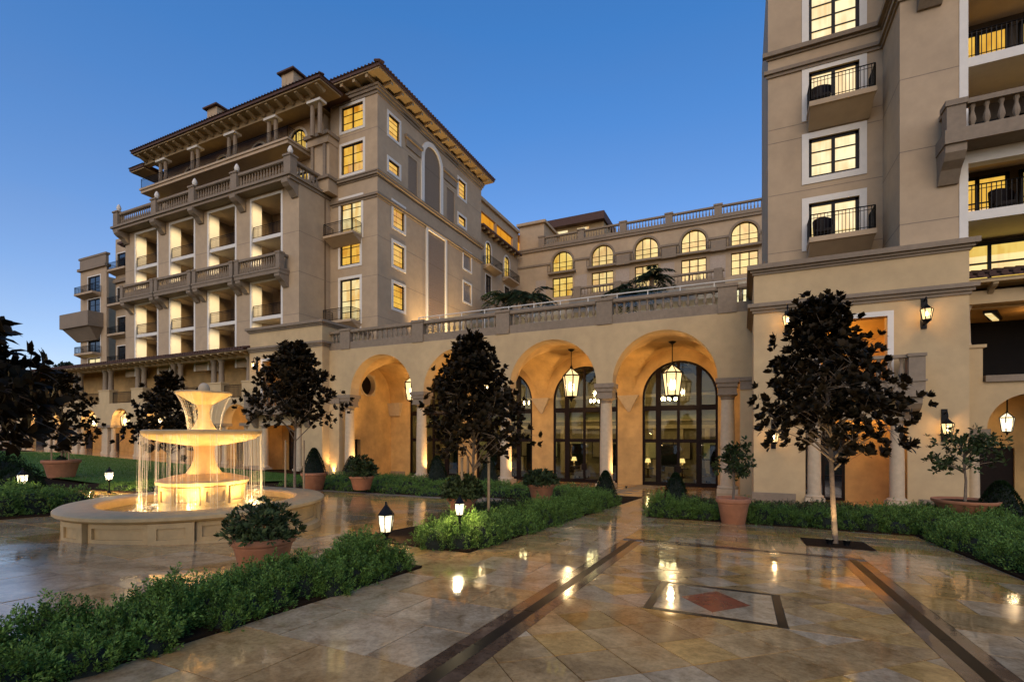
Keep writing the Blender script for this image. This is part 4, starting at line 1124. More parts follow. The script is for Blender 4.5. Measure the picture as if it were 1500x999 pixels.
# ------------------------------------------------------------------ right tower
YG, YH, YV = 24.0, 24.15, 26.75
rt = root('right_tower', 'tan hotel tower rising over a two storey podium right of the arcade', 'building', (4, YG, 0))
podium_block(rt, .46, 7.71, YG, 36, 8.36, 10.4, 2.95, 5.21, 7.8, 5.15, 2.41, 5.85, 3.95)
sconce(1353, 463, YG, 'lit wall lantern high on the right podium beside the balcony opening', 55)
sconce(1153, 472, YG, 'lit wall lantern high on the right podium behind the magnolia top', 55)
sconce(1383, 628, YG, 'lit wall lantern low on the right podium above the wide terracotta bowl', 55)
sconce(1133, 640, YG, 'lit wall lantern low on the right podium behind the magnolia crown', 40)
frV, frH = Fr('L', YV), Fr('L', YH)
XT0, XT1, XJ = 1.13, 5.64, 7.46
wv = Wall(frV, XT0, XT1 + .2, 10.0, 26.0, .35)
window(rt, frV, 2.82, 4.78, 21.3, 23.6, 2, 4, 'lit_cream', .28, .1, wv)
window(rt, frV, 2.82, 4.78, 18.0, 19.95, 2, 1, 'lit_cream', .28, .1, wv)
window(rt, frV, 2.82, 4.78, 15.05, 16.85, 2, 3, 'lit_cream', .28, .1, wv)
window(rt, frV, 2.82, 4.78, 11.95, 13.85, 2, 1, 'lit_cream', .28, .1, wv)
wv.build('window_wall', 'stucco_tan', rt)
def chair(x, y, z, label):
    c = root('balcony_chair', label, 'chair', (x, y, z), 'wicker chairs on the balconies')
    mb = MB(); K = 9
    for k in range(K):                       # curved wicker back and arms
        a0, a1 = R(200 - 220 * k / K), R(200 - 220 * (k + 1) / K)
        h0 = .6 + .45 * math.sin(math.pi * k / K) ; h1 = .6 + .45 * math.sin(math.pi * (k + 1) / K)
        p = lambda a, rr, zz: (x + rr * math.cos(a), y + rr * math.sin(a) * .8, z + zz)
        mb.hexa([p(a0, .36, .2), p(a1, .36, .2), p(a1, .33, .2), p(a0, .33, .2)], [p(a0, .40, h0 + .1), p(a1, .40, h1 + .1), p(a1, .36, h1 + .1), p(a0, .36, h0 + .1)])
    part('backrest', mb, 'wood_dark', c)
    part('seat', MB().box(x - .3, x + .3, y - .3, y + .28, z + .3, z + .42), 'wood_dark', c)
    for dx in (-.26, .26):
        for dy in (-.24, .22): part('leg', MB().box(x + dx - .025, x + dx + .025, y + dy - .025, y + dy + .025, z, z + .3), 'wood_dark', c)
    return c
for z in (17.95, 11.9):
    balcony(rt, frV, 2.72, 5.2, z, 1.15, .22, taper=.55)
chair(3.25, YV - .55, 17.95, 'dark wicker chair on the small balcony under the upper cornice')
chair(3.3, YV - .55, 11.9, 'dark wicker chair on the small balcony just above the podium')
part('side_face', MB().box(XT0, XT0 + .35, YV + .35, 35, 10, 26), 'stucco_tan', rt)
part('return_wall', MB().box(XT1, XT1 + .3, YH + .3, YV, 10, 26), 'stucco_tan', rt)
wh = Wall(frH, XT1, XJ, 10.0, 26.0, .3)
wh.build('pier_wall', 'stucco_tan', rt)
for z, l in ((20.15, [(.08, .14), (.18, .16)]), (21.0, [(.08, .1), (.24, .2)])):
    zz = z
    for d, h in l:
        part('string_course', MB().box(XT0 - d, XT1 + .1, YV - d, YV, zz, zz + h).box(XT1 - d, XT1, YH - d, YV - d, zz, zz + h).box(XT1, XJ, YH - d, YH, zz, zz + h), 'stone_grey', rt); zz += h
mb = MB()
for z in (11.75, 14.5, 17.0, 17.65): mb.fbox(frV, XT0, XT1, 0, .003, z, z + .035)
for z in (11.35, 14.2, 17.05): mb.fbox(frH, XT1, XJ, 0, .003, z, z + .035); mb.box(XT1 - .003, XT1, YH, YV, z, z + .035)
part('render_joint', mb, 'stone_grey', rt)
# loggia stack right of the pier
XR = 14.5
part('loggia_jamb', MB().fbox(frH, XJ, XJ + .26, -.6, .03, 9.3, 26), 'trim_white', rt)
for z, h in ((17.3, .35), (11.5, .35)):
    f = part('loggia_floor', MB().fbox(frH, XJ + .26, XR, -2.6, -.02, z - h, z), 'trim_white', rt)
    rl = MB(); rail_mb(rl, (XJ + .26, YH + .1), (XR, YH + .1), z, 1.0, .14); part('railing', rl, 'iron', f)
part('loggia_floor', MB().fbox(frH, XJ + .26, XR, -2.6, -.02, 14.0, 14.35).fbox(frH, XJ + .26, XR, -2.6, -.02, 20.1, 20.4), 'stucco_tan', rt)
part('loggia_lintel', MB().fbox(frH, XJ + .26, XR, -.4, .02, 13.3, 14.0), 'trim_white', rt)
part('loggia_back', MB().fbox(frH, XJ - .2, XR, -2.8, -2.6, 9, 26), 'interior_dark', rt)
frL = Fr('L', YH + 2.6)
for z, d in ((17.4, 2.3), (14.4, 1.6), (11.55, 2.2)):
    for k in range(3):
        a = XJ + .35 + k * 2.3
        window(rt, frL, a, a + 2.0, z, z + d, 3 if k else 2, 2, 'lit_amber' if k == 0 else 'lit_yellow', 0, -.12, bar=.09)
window(rt, frL, XJ + .4, XJ + 4.4, 9.3, 11.0, 3, 2, 'lit_yellow', 0, -.12, bar=.12)
chair(9.0, YH + .9, 11.5, 'dark chair on the loggia floor above the tiled eave')
frBk = Fr('L', YH)
b = part('stone_balcony', MB().fbox(frBk, 6.75, XR, 0, 1.0, 13.75, 14.25), 'stone_grey', rt)
part('balcony_pier', MB().fbox(frBk, 6.8, 7.35, .5, 1.0, 14.25, 15.1).fbox(frBk, 6.75, 7.4, .45, 1.05, 15.1, 15.3), 'stone_grey', b)
part('handrail', MB().fbox(frBk, 7.4, XR, .58, .94, 15.1, 15.28).fbox(frBk, 6.85, 7.2, 0, .5, 15.1, 15.28), 'stone_grey', b)
bm = baluster_mesh(.85, 'stone_grey', .12)
for k in range(16): inst('baluster', bm, b, frBk.w(7.6 + k * .4, .76, 14.25))
inst('console', bracket_mesh('console', .9, .62, 1.15, 'stone_grey'), b, (7.1, YH, 13.75))
inst('console', bracket_mesh('console', .9, .75, .8, 'stone_grey'), rt, (6.55, YH, 20.35))

# ------------------------------------------------------------------ right wing with its own arch
YR = 25.2
rw = root('right_wing', 'low wing with tiled eave and one lit arch right of the podium', 'building', (10, YR, 0))
frR = Fr('L', YR)
wr = Wall(frR, 7.7, 16, 3.34, 5.15, .6)
for c in (9.98, 13.6): wr.arch(c - 1.35, c + 1.35, 3.34, 3.34, 1.35)
wr.build('arch_wall', 'stucco_cream', rw)
for x in (8.3, 11.8):
    column(rw, x, YR + .3, .35, 2.55, .21, seg=14)
    part('impost', MB().box(x - .32, x + .32, YR, YR + .6, 2.75, 3.0).box(x - .4, x + .42, YR - .06, YR + .66, 3.0, 3.33), 'stone_grey', rw)
part('sill', MB().fbox(frR, 8.55, 16, -.3, .12, 5.15, 5.4), 'stone_grey', rw)
part('pedestal', MB().fbox(frR, 7.7, 8.5, -.5, .0, 5.15, 6.5).fbox(frR, 7.7, 8.6, -.55, .06, 6.5, 6.62), 'stucco_cream', rw)
part('short_column', MB().lathe([(.2, 6.62), (.17, 6.75), (.14, 8.0), (.22, 8.2)], 12, (8.05, YR + .25, 0)), 'stone_pale', rw, smooth=True)
part('loggia_beam', MB().fbox(frR, 7.7, 16, -.5, .05, 8.2, 8.7), 'stucco_cream', rw)
part('loggia_ceiling', MB().fbox(frR, 7.7, 16, -3.6, -.5, 8.1, 8.3), 'stucco_vault', rw)
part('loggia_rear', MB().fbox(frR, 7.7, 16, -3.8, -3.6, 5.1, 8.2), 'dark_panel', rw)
part('loggia_floor', MB().fbox(frR, 7.7, 16, -3.6, -.6, 4.95, 5.15), 'stucco_vault', rw)
part('heater_lamp', MB().hexa([(8.9, YR + 1.0, 7.95), (9.1, YR + 1.0, 7.95), (9.9, YR + 2.6, 7.95), (9.7, YR + 2.6, 7.95)], [(8.9, YR + 1.0, 8.02), (9.1, YR + 1.0, 8.02), (9.9, YR + 2.6, 8.02), (9.7, YR + 2.6, 8.02)]), 'lit_cream', rw)
part('heater_housing', MB().hexa([(8.8, YR + .9, 8.0), (9.25, YR + .9, 8.0), (10.05, YR + 2.7, 8.0), (9.6, YR + 2.7, 8.0)], [(8.8, YR + .9, 8.1), (9.25, YR + .9, 8.1), (10.05, YR + 2.7, 8.1), (9.6, YR + 2.7, 8.1)]), 'iron', rw)
rf = part('roof', MB().hexa([(7.72, YR - .7, 9.05), (16, YR - .7, 9.05), (16, YR + 1.2, 9.6), (7.72, YR + 1.2, 9.6)], [(7.72, YR - .7, 9.16), (16, YR - .7, 9.16), (16, YR + 1.2, 9.72), (7.72, YR + 1.2, 9.72)]), 'roof_tile', rw)
for k in range(24): part('tile', MB().tube([(7.85 + k * .34, YR - .78, 9.17), (7.85 + k * .34, YR + 1.1, 9.72)], .11, seg=7), 'roof_tile', rf)
part('eave_board', MB().fbox(frR, 7.72, 16, -.4, .6, 8.9, 9.04), 'stucco_cream', rw)
rb2 = bracket_mesh('eave_bracket', .55, .16, .35, 'soffit')
for k in range(7): inst('eave_bracket', rb2, rw, (8.7 + k * 1.1, YR, 8.9))
wr2 = Wall(Fr('L', YR + 3.0), 7.7, 16, -.2, 5.0, .2); wr2.hole(8.95, 10.55, -.2, 2.55); wr2.build('rear_wall', 'stucco_vault', rw)
part('side_wall', MB().box(7.7, 7.75, YR + .6, YR + 3, -.2, 4.95), 'stucco_vault', rw)
part('rear_door', MB().box(8.95, 10.55, YR + 3.1, YR + 3.2, -.2, 2.6), 'wood_dark', rw)
mb = MB(); random.seed(5)                     # two rows of small bronze lettering, too far to read
for z, x0, x1, h in ((3.02, 9.3, 10.15, .07), (2.85, 9.15, 10.35, .11)):
    x = x0
    while x < x1:
        wv_ = random.uniform(.03, .07)
        if random.random() > .12: mb.box(x, x + wv_ * .35, YR + 2.975, YR + 2.999, z, z + h * random.choice((.7, .7, 1))); mb.box(x, x + wv_, YR + 2.975, YR + 2.999, z + random.choice((0, h * .35, h * .6)), z + random.choice((0, h * .35, h * .6)) + .018)
        x += wv_ + .02
part('lettering', mb, 'wood_dark', rw)
lamp(rw, (10.5, YR + 1.2, 7.8), 10, (1, .55, .2), .3)

# ================================================================== GROUND
mb = MB()
gx = [-500, -86, -56, -26, -10, 5, 20, 400]; gy = [-300, -8, 2, 12, 24, 36, 120, 900]
for y in gy:
    for x in gx: mb.v.append((x, y, G(x, y) - .09))
for j in range(len(gy) - 1):
    for i in range(len(gx) - 1):
        k = j * len(gx) + i; mb.f.append((k, k + 1, k + 1 + len(gx), k + len(gx)))
struct('ground', mb, 'soil')

def clip(poly, x0, x1, y0, y1):
    for ax, lim, sg in ((0, x0, 1), (0, x1, -1), (1, y0, 1), (1, y1, -1)):
        out = []
        for i in range(len(poly)):
            a, b = poly[i], poly[(i + 1) % len(poly)]
            da, db = (a[ax] - lim) * sg, (b[ax] - lim) * sg
            if da >= 0: out.append(a)
            if (da >= 0) != (db >= 0):
                t = da / (da - db); out.append((a[0] + (b[0] - a[0]) * t, a[1] + (b[1] - a[1]) * t))
        poly = out
        if len(poly) < 3: return []
    return poly
def area(p): return abs(sum(p[i][0] * p[(i + 1) % len(p)][1] - p[(i + 1) % len(p)][0] * p[i][1] for i in range(len(p)))) / 2
STONES = []
rng = random.Random(11)
def axis_zone(x0, x1, y0, y1, sx, sy, m='travertine', bond=True, mix=None):
    r = 0; y = y0
    while y < y1 - .02:
        x = x0 - (sx * .5 if bond and r % 2 else 0)
        while x < x1 - .02:
            p = clip([(x, y), (x + sx, y), (x + sx, y + sy), (x, y + sy)], x0, x1, y0, y1)
            if p and area(p) > .01: STONES.append((p, rng.choice(mix or (m, m, 'travertine', 'travertine_gold', 'travertine_grey'))))
            x += sx
        y += sy; r += 1
def diag_zone(x0, x1, y0, y1, s, m='travertine'):
    h = s / math.sqrt(2); i0 = int(x0 / h) - 2; j0 = int(y0 / h) - 2
    for i in range(i0, int(x1 / h) + 3):
        for j in range(j0, int(y1 / h) + 3):
            if (i + j) % 2: continue
            cx, cy = i * h, j * h
            p = clip([(cx - h, cy), (cx, cy - h), (cx + h, cy), (cx, cy + h)], x0, x1, y0, y1)
            if p and area(p) > .004: STONES.append((p, rng.choice((m, m, 'travertine_gold', 'travertine_gold', 'travertine_grey'))))
MX, MY, MR = -.27, 5.86, .66                 # medallion
axis_zone(-3.94, -2.10, -1, 17.5, .92, .78, 'travertine_grey', True, ('travertine_grey', 'travertine_grey', 'travertine'))
diag_zone(-1.72, 1.44, -1, MY - MR, .46); diag_zone(-1.72, 1.44, MY + MR, 9.55, .46)
diag_zone(-1.72, MX - MR, MY - MR, MY + MR, .46); diag_zone(MX + MR, 1.44, MY - MR, MY + MR, .46)
axis_zone(1.82, 3.5, -1, 13.9, .84, .7, 'travertine_grey'); axis_zone(-2.10, 1.82, 9.93, 14.0, .8, .68)
axis_zone(-3.9, -2.1, 17.5, 22, .9, .8); axis_zone(-28, 9, 22, 28.5, 1.1, 1.0); axis_zone(-28.3, .4, 28.5, 34.85, 1.1, 1.0)
axis_zone(-22, -4.95, -2, 7.2, 1.15, .85, 'travertine_grey'); axis_zone(-22, -6.4, 7.2, 15.5, 1.15, .85); axis_zone(-4.95, -3.94, 5.6, 6.85, .9, .62)
def slab_mesh(p, m, jt=.006, th=.07, tilt=.0, off=(0, 0), lift=0.0):
    cx = sum(q[0] for q in p) / len(p); cy = sum(q[1] for q in p) / len(p)
    if area([(q[0], q[1]) for q in p]) and sum((p[i][0] * p[(i + 1) % len(p)][1] - p[(i + 1) % len(p)][0] * p[i][1]) for i in range(len(p))) < 0: p = p[::-1]
    q = []
    for x, y in p:
        d = math.hypot(x - cx, y - cy) or 1; k = 1 - jt / d * 1.2
        q.append((cx + (x - cx) * k, cy + (y - cy) * k))
    tx, ty = rng.gauss(0, tilt), rng.gauss(0, tilt); dz = rng.uniform(-.0015, .0015) + lift
    t = [(x, y, G(x, y) + dz + (x - cx) * tx + (y - cy) * ty) for x, y in q]
    return [(a, b, c - th) for a, b, c in t], t, (cx, cy)
bed = MB()
for x0, x1, y0, y1 in ((-22, 9, -2, 12), (-22, 9, 12, 24), (-28.3, 9, 24, 35)):
    bed.poly([(x0, y0, G(0, y0) - .012), (x1, y0, G(0, y0) - .012), (x1, y1, G(0, y1) - .012), (x0, y1, G(0, y1) - .012)])
mat('mortar', (.20, .15, .09), .6, .2, 6)
pav = struct('paving', bed, 'mortar')
def vis(p):
    cx = sum(q[0] for q in p) / len(p); cy = sum(q[1] for q in p) / len(p)
    t = -_s * cx + _c * cy; r_ = _c * cx + _s * cy
    if t < .5 or abs(r_ / t) > 2.2: return 1e9
    if abs(r_ / t) > 1.1: return 1e7
    px, py = CX + r_ / t * FPX, HY + (EYE - G(cx, cy)) / t * FPX
    if py > 1060: return 1e9
    if -6.4 < cx < -4.9 and cy > 7.2: return 1e8
    return t
order = sorted(range(len(STONES)), key=lambda i: vis(STONES[i][0]))
far_mb = {'travertine': MB(), 'travertine_grey': MB(), 'travertine_gold': MB()}
for n, i in enumerate(order):
    p, m = STONES[i]
    b, t, c = slab_mesh(p, m, tilt=.0016)
    if n < 300:
        g = MB(); g.hexa(b, t); z = G(*c)
        o = bpy.data.objects.new('paving_stone', mesh_of('paving_stone', g, m, (c[0], c[1], z)))
        o.location = (c[0], c[1], z); _link(o, pav)
    elif vis(p) < 1e8: far_mb[m].hexa(b, t)
for m in far_mb: part('far_paving_stones', far_mb[m], m, pav, 'stuff')
def bar_pieces(name, m, x0, x1, y0, y1, L, lift=.0):
    lx, ly = x1 - x0, y1 - y0
    n = max(1, int(round(max(lx, ly) / L)))
    for k in range(n):
        if ly >= lx: p = [(x0, y0 + ly * k / n), (x1, y0 + ly * k / n), (x1, y0 + ly * (k + 1) / n), (x0, y0 + ly * (k + 1) / n)]
        else: p = [(x0 + lx * k / n, y0), (x0 + lx * (k + 1) / n, y0), (x0 + lx * (k + 1) / n, y1), (x0 + lx * k / n, y1)]
        b, t, c = slab_mesh(p, m, .003, tilt=.0008, lift=lift)
        z = G(*c); o = bpy.data.objects.new(name, mesh_of(name, MB().hexa(b, t), m, (c[0], c[1], z))); o.location = (c[0], c[1], z); _link(o, pav)
for x in (-2.10, 1.44):
    bar_pieces('border_stone', 'band_stone', x, x + .13, .4, 9.55, 1.0); bar_pieces('granite_strip', 'granite_dark', x + .13, x + .25, .4, 9.68, 1.0); bar_pieces('border_stone', 'band_stone', x + .25, x + .38, .4, 9.55, 1.0)
bar_pieces('border_stone', 'band_stone', -1.72, 1.44, 9.55, 9.68, 1.0); bar_pieces('granite_strip', 'granite_dark', -1.72, 1.44, 9.68, 9.80, 1.0); bar_pieces('border_stone', 'band_stone', -2.1, 1.82, 9.80, 9.93, 1.0)
bw = .085
for a in ((MX - MR, MX - MR + bw, MY - MR, MY + MR), (MX + MR - bw, MX + MR, MY - MR, MY + MR)): bar_pieces('medallion_border', 'granite_dark', *a, 1.4)
for a in ((MX - MR + bw, MX + MR - bw, MY - MR, MY - MR + bw), (MX - MR + bw, MX + MR - bw, MY + MR - bw, MY + MR)): bar_pieces('medallion_border', 'granite_dark', *a, 1.4)
def pav_piece(name, p, m):
    b, t, c = slab_mesh(p, m, .002); z = G(*c)
    o = bpy.data.objects.new(name, mesh_of(name, MB().hexa(b, t), m, (c[0], c[1], z))); o.location = (c[0], c[1], z); _link(o, pav)
k = MR - bw
pav_piece('red_diamond', [(MX - k * .62, MY), (MX, MY - k * .8), (MX + k * .62, MY), (MX, MY + k * .8)], 'marble_red')
for sx in (-1, 1):
    for sy in (-1, 1):
        pav_piece('medallion_corner', [(MX + sx * k, MY), (MX + sx * k, MY + sy * k), (MX, MY + sy * k), (MX, MY + sy * k * .8), (MX + sx * k * .62, MY)], 'travertine_grey')

# ================================================================== FOUNTAIN
FX, FY = -9.88, 6.46
FZ = G(FX, FY)
fo = root('fountain', 'round three tiered stone fountain lit gold with water spilling from its bowls', 'fountain', (FX, FY, FZ))
FC = (FX, FY, 0)
PS = .955                                    # girth factor: basin now, the tiers below
def pol(r, a, z): return (FX + PS * r * math.cos(a), FY + PS * r * math.sin(a), z)
class FM(MB):
    def lathe(s, prof, seg=24, c=(0, 0, 0), cap=True, a0=0.0): return MB.lathe(s, [(r * PS, z) for r, z in prof], seg, c, cap, a0)
def pbox(mb, a0, a1, r0, r1, z0, z1, n=4):
    for k in range(n):
        b0, b1 = a0 + (a1 - a0) * k / n, a0 + (a1 - a0) * (k + 1) / n
        mb.hexa([pol(r0, b0, z0), pol(r1, b0, z0), pol(r1, b1, z0), pol(r0, b1, z0)], [pol(r0, b0, z1), pol(r1, b0, z1), pol(r1, b1, z1), pol(r0, b1, z1)])
    return mb
basin = part('basin', FM().lathe([(2.2, .95), (2.2, 1.72), (1.78, 1.72), (1.78, .95)], 72, FC, cap=False), 'fountain_stone', fo, smooth=True)
part('basin_foot', FM().lathe([(2.32, .95), (2.32, 1.30), (2.27, 1.35), (2.2, 1.36)], 72, FC, cap=False), 'fountain_stone', basin, smooth=True)
part('coping', FM().lathe([(2.2, 1.66), (2.33, 1.69), (2.38, 1.73), (2.38, 1.78), (2.33, 1.815), (1.80, 1.815), (1.76, 1.78), (1.76, 1.70)], 96, FC, cap=False), 'fountain_stone', basin, smooth=True)
NP = 16
for k in range(NP):
    a = 2 * math.pi * k / NP
    if k % 2 == 0:                           # projecting pedestal with a small sunk panel
        mb = MB(); w_ = .145
        pbox(mb, a - w_, a - w_ * .62, 2.19, 2.32, 1.0, 1.68, 2); pbox(mb, a + w_ * .62, a + w_, 2.19, 2.32, 1.0, 1.68, 2); pbox(mb, a - w_ * .62, a + w_ * .62, 2.19, 2.32, 1.6, 1.68, 3); pbox(mb, a - w_ * .62, a + w_ * .62, 2.19, 2.32, 1.0, 1.42, 3); pbox(mb, a - w_ * .62, a + w_ * .62, 2.19, 2.285, 1.42, 1.6, 3)
        part('pedestal_panel', mb, 'fountain_stone', basin)
    else:
        mb = MB(); w_ = .235
        pbox(mb, a - w_, a - w_ + .035, 2.19, 2.245, 1.3, 1.67, 1); pbox(mb, a + w_ - .035, a + w_, 2.19, 2.245, 1.3, 1.67, 1); pbox(mb, a - w_ + .035, a + w_ - .035, 2.19, 2.245, 1.60, 1.67, 4); pbox(mb, a - w_ + .035, a + w_ - .035, 2.19, 2.245, 1.3, 1.42, 4)
        part('wall_panel', mb, 'fountain_stone', basin)
wt_ = MB()
for k in range(48):
    a, b = 2 * math.pi * k / 48, 2 * math.pi * (k + 1) / 48
    for r0, r1 in ((0.0, .6), (.6, 1.2), (1.2, 1.77)):
        if r0 == 0: wt_.poly([pol(0, 0, 1.66), pol(r1, a, 1.66), pol(r1, b, 1.66)])
        else: wt_.poly([pol(r0, a, 1.66), pol(r1, a, 1.66), pol(r1, b, 1.66), pol(r0, b, 1.66)])
part('water', wt_, 'water', fo)
PS = .84
drum = part('drum', FM().lathe([(.90, 1.0), (.90, 1.72), (.87, 1.75), (.87, 2.1), (.9, 2.13)], 48, FC), 'fountain_stone', fo, smooth=True)
for k in range(10):
    a = 2 * math.pi * (k + .5) / 10; mb = FM()
    pbox(mb, a - .27, a - .22, .86, .905, 1.76, 2.1, 1); pbox(mb, a + .22, a + .27, .86, .905, 1.76, 2.1, 1); pbox(mb, a - .22, a + .22, .86, .905, 2.03, 2.1, 3); pbox(mb, a - .22, a + .22, .86, .905, 1.76, 1.82, 3)
    part('drum_panel', mb, 'fountain_stone', drum)
part('drum_cap', FM().lathe([(.88, 2.12), (.95, 2.14), (.97, 2.19), (.95, 2.22), (.6, 2.3), (.40, 2.33), (.2, 2.33)], 48, FC), 'fountain_stone', drum, smooth=True)
part('stem', FM().lathe([(.38, 2.32), (.36, 2.36), (.28, 2.46), (.225, 2.6), (.21, 2.78), (.24, 2.9)], 32, FC), 'fountain_stone', fo, smooth=True)
part('large_bowl', FM().lathe([(.23, 2.88), (.5, 2.91), (.85, 2.965), (1.1, 3.03), (1.2, 3.09), (1.235, 3.13), (1.24, 3.18), (1.2, 3.2), (1.12, 3.18), (.6, 3.14), (.2, 3.13)], 64, FC, cap=False), 'fountain_stone', fo, smooth=True)
part('upper_stem', FM().lathe([(.29, 3.13), (.27, 3.2), (.2, 3.3), (.135, 3.42), (.115, 3.55), (.14, 3.66), (.17, 3.72)], 28, FC), 'fountain_stone', fo, smooth=True)
part('small_bowl', FM().lathe([(.15, 3.70), (.24, 3.74), (.38, 3.82), (.52, 3.89), (.585, 3.93), (.59, 3.96), (.56, 3.97), (.3, 3.9), (.05, 3.88)], 48, FC, cap=False), 'fountain_stone', fo, smooth=True)
part('ball_finial', FM().lathe([(.01, 3.88), (.06, 3.92)] + [(.125 * math.cos(t), 4.03 + .125 * math.sin(t)) for t in [R(x) for x in range(-70, 91, 16)]], 20, FC), 'stone_pale', fo, smooth=True)
rw_ = random.Random(3)
fall = FM()
for k in range(190):                         # threads of water from the large bowl
    a = rw_.uniform(0, 2 * math.pi); r = 1.235 + rw_.uniform(-.03, .05); zt = 3.12; zb = 1.67
    if rw_.random() < .35: zb = rw_.uniform(1.67, 2.6)
    w_ = rw_.choice((.0015, .002, .0025, .004))
    fall.tube([pol(r, a, zt), pol(r + .015, a, (zt + zb) / 2), pol(r + .02 + rw_.uniform(-.01, .02), a + rw_.uniform(-.004, .004), zb)], w_, w_ * .7, 4)
for k in range(44):                         # and from the small bowl, drawn in towards its stem
    a = rw_.uniform(0, 2 * math.pi); w_ = rw_.choice((.0015, .002, .003))
    fall.tube([pol(.585, a, 3.925), pol(.47, a, 3.75), pol(.38, a, 3.5), pol(.33, a, 3.19)], w_, w_ * .8, 4)
part('falling_water', fall, 'falling_water', fo, 'stuff')
sheet = FM()
S_ = 72
for k in range(S_):                          # thin broken veil clinging under the small bowl
    if rw_.random() < .6: continue
    a, b = 2 * math.pi * k / S_, 2 * math.pi * (k + 1) / S_
    prof = [(.58, 3.925), (.45, 3.75), (.37, 3.55), (.32, 3.36), (.30, 3.2)]
    for (r0, z0), (r1, z1) in zip(prof, prof[1:]): sheet.poly([pol(r0, a, z0), pol(r0, b, z0), pol(r1, b, z1), pol(r1, a, z1)])
fallmat('veil', .95)
part('water_veil', sheet, 'veil', fo, 'stuff')
foam = FM()
for k in range(420):
    a = rw_.uniform(0, 2 * math.pi); r = 1.26 + rw_.gauss(0, .1); s = rw_.uniform(.008, .03)
    MB.lathe(foam, [(s, 1.655), (s * .8, 1.655 + s * .5), (s * .1, 1.655 + s * .9)], 6, pol(r, a, 0))
for k in range(2600):                        # spray where the threads land
    a = rw_.uniform(0, 2 * math.pi); r = 1.24 + rw_.gauss(0, .11); s = rw_.uniform(.0015, .004); z = 1.66 + abs(rw_.gauss(0, .17))
    MB.lathe(foam, [(.0005, z - s), (s, z), (.0005, z + s)], 5, pol(r, a, 0), cap=False)
part('foam', foam, 'foam', fo, 'stuff')
for k in range(6):
    a = 2 * math.pi * k / 6 + .25
    part('underwater_lamp', MB().lathe([(.09, 1.60), (.09, 1.668), (.001, 1.67)], 10, pol(1.32, a, 0), cap=False), 'lantern_glass_white', fo)
    lamp(fo, pol(1.3, a, 1.70), 62, (1, .68, .27), .06, 110, pol(.75, a, 3.1), name='fountain_light')
    lamp(fo, pol(1.2, a, 1.76), 4, (1, .74, .34), .07, name='fountain_light')
for k in range(4):
    a = 2 * math.pi * k / 4 + .2
    lamp(fo, pol(.8, a, 2.32), 16, (1, .62, .25), .05, 100, pol(.1, a, 2.75), name='stem_light')
for k in range(4):
    a = 2 * math.pi * k / 4 + .6
    lamp(fo, pol(.75, a, 3.26), 9, (1, .74, .34), .05, name='bowl_light')

# ================================================================== LAMPS
def lantern(x, y, z, k, ztop, label, power, group, hang=True, glass='lantern_glass', col=(1, .62, .27)):
    """six sided lantern: z is the middle of the glass"""
    s = root('hanging_lantern', label, 'lantern', (x, y, ztop if hang else z), group)
    c = (x, y, 0)
    cage = MB()
    rt_, rb_, h = .62 * k, .44 * k, .7 * k
    cage.lathe([(rt_ * 1.05, z + h), (rt_ * 1.08, z + h + .06 * k), (rt_ * .98, z + h + .1 * k)], 6, c)
    cage.lathe([(rb_ * 1.02, z - h - .05 * k), (rb_ * 1.02, z - h), (rb_ * .5, z - h - .16 * k)][::-1], 6, c)
    cage.lathe([(.02, z - h - .42 * k), (.07 * k, z - h - .34 * k), (.12 * k, z - h - .16 * k)], 6, c)
    for a in range(6):
        t = a * math.pi / 3
        cage.tube([(x + rt_ * math.cos(t), y + rt_ * math.sin(t), z + h), (x + rb_ * math.cos(t), y + rb_ * math.sin(t), z - h)], .05 * k, seg=4)
        cage.tube([(x + rt_ * .98 * math.cos(t), y + rt_ * .98 * math.sin(t), z + h + .08 * k), (x, y, z + h + .62 * k)], .04 * k, seg=4)
    cage.lathe([(.1 * k, z + h + .55 * k), (.1 * k, z + h + .7 * k), (.03 * k, z + h + .8 * k)], 6, c)
    part('cage', cage, 'iron', s)
    for a in range(6):
        t0, t1 = a * math.pi / 3, (a + 1) * math.pi / 3
        q = MB(); q.poly([(x + rb_ * .96 * math.cos(t0), y + rb_ * .96 * math.sin(t0), z - h), (x + rb_ * .96 * math.cos(t1), y + rb_ * .96 * math.sin(t1), z - h), (x + rt_ * .96 * math.cos(t1), y + rt_ * .96 * math.sin(t1), z + h), (x + rt_ * .96 * math.cos(t0), y + rt_ * .96 * math.sin(t0), z + h)])
        q.poly([(x + rt_ * .93 * math.cos(t0), y + rt_ * .93 * math.sin(t0), z + h + .08 * k), (x + rt_ * .93 * math.cos(t1), y + rt_ * .93 * math.sin(t1), z + h + .08 * k), (x, y, z + h + .58 * k)])
        part('glass_pane', q, glass, s)
    b = MB()
    for a in range(3):
        t = a * 2.1; b.lathe([(.02 * k, z - .35 * k), (.05 * k, z - .3 * k), (.05 * k, z + .1 * k), (.01 * k, z + .3 * k)], 8, (x + .14 * k * math.cos(t), y + .14 * k * math.sin(t), 0))
    part('bulb', b, 'bulb', s)
    if hang:
        part('chain', MB().tube([(x, y, z + h + .7 * k), (x, y, ztop)], .022 + .01 * k, seg=5), 'iron', s)
        part('ceiling_rose', MB().lathe([(.06, ztop - .16), (.22, ztop - .04), (.24, ztop)], 10, c), 'iron', s)
    lamp(s, (x, y, z), power, col, .18 * k, name='lantern_light')
    return s
LG = 'large lanterns hanging in the arcade'
NM = ['in the arch beside the left pavilion', 'in the arch behind the staked magnolia', 'in the third arch from the left pavilion', 'in the arch beside the right podium']
for i in range(4):
    xc = (XS[i] + XS[i + 1]) / 2
    z = Yz((596, 715, 833, 984)[i], (574, 572, 566, 563)[i], 32.05)
    lantern(xc + .05, 32.05, z, .95, 8.88, 'large lit iron lantern hanging ' + NM[i], 480, LG)
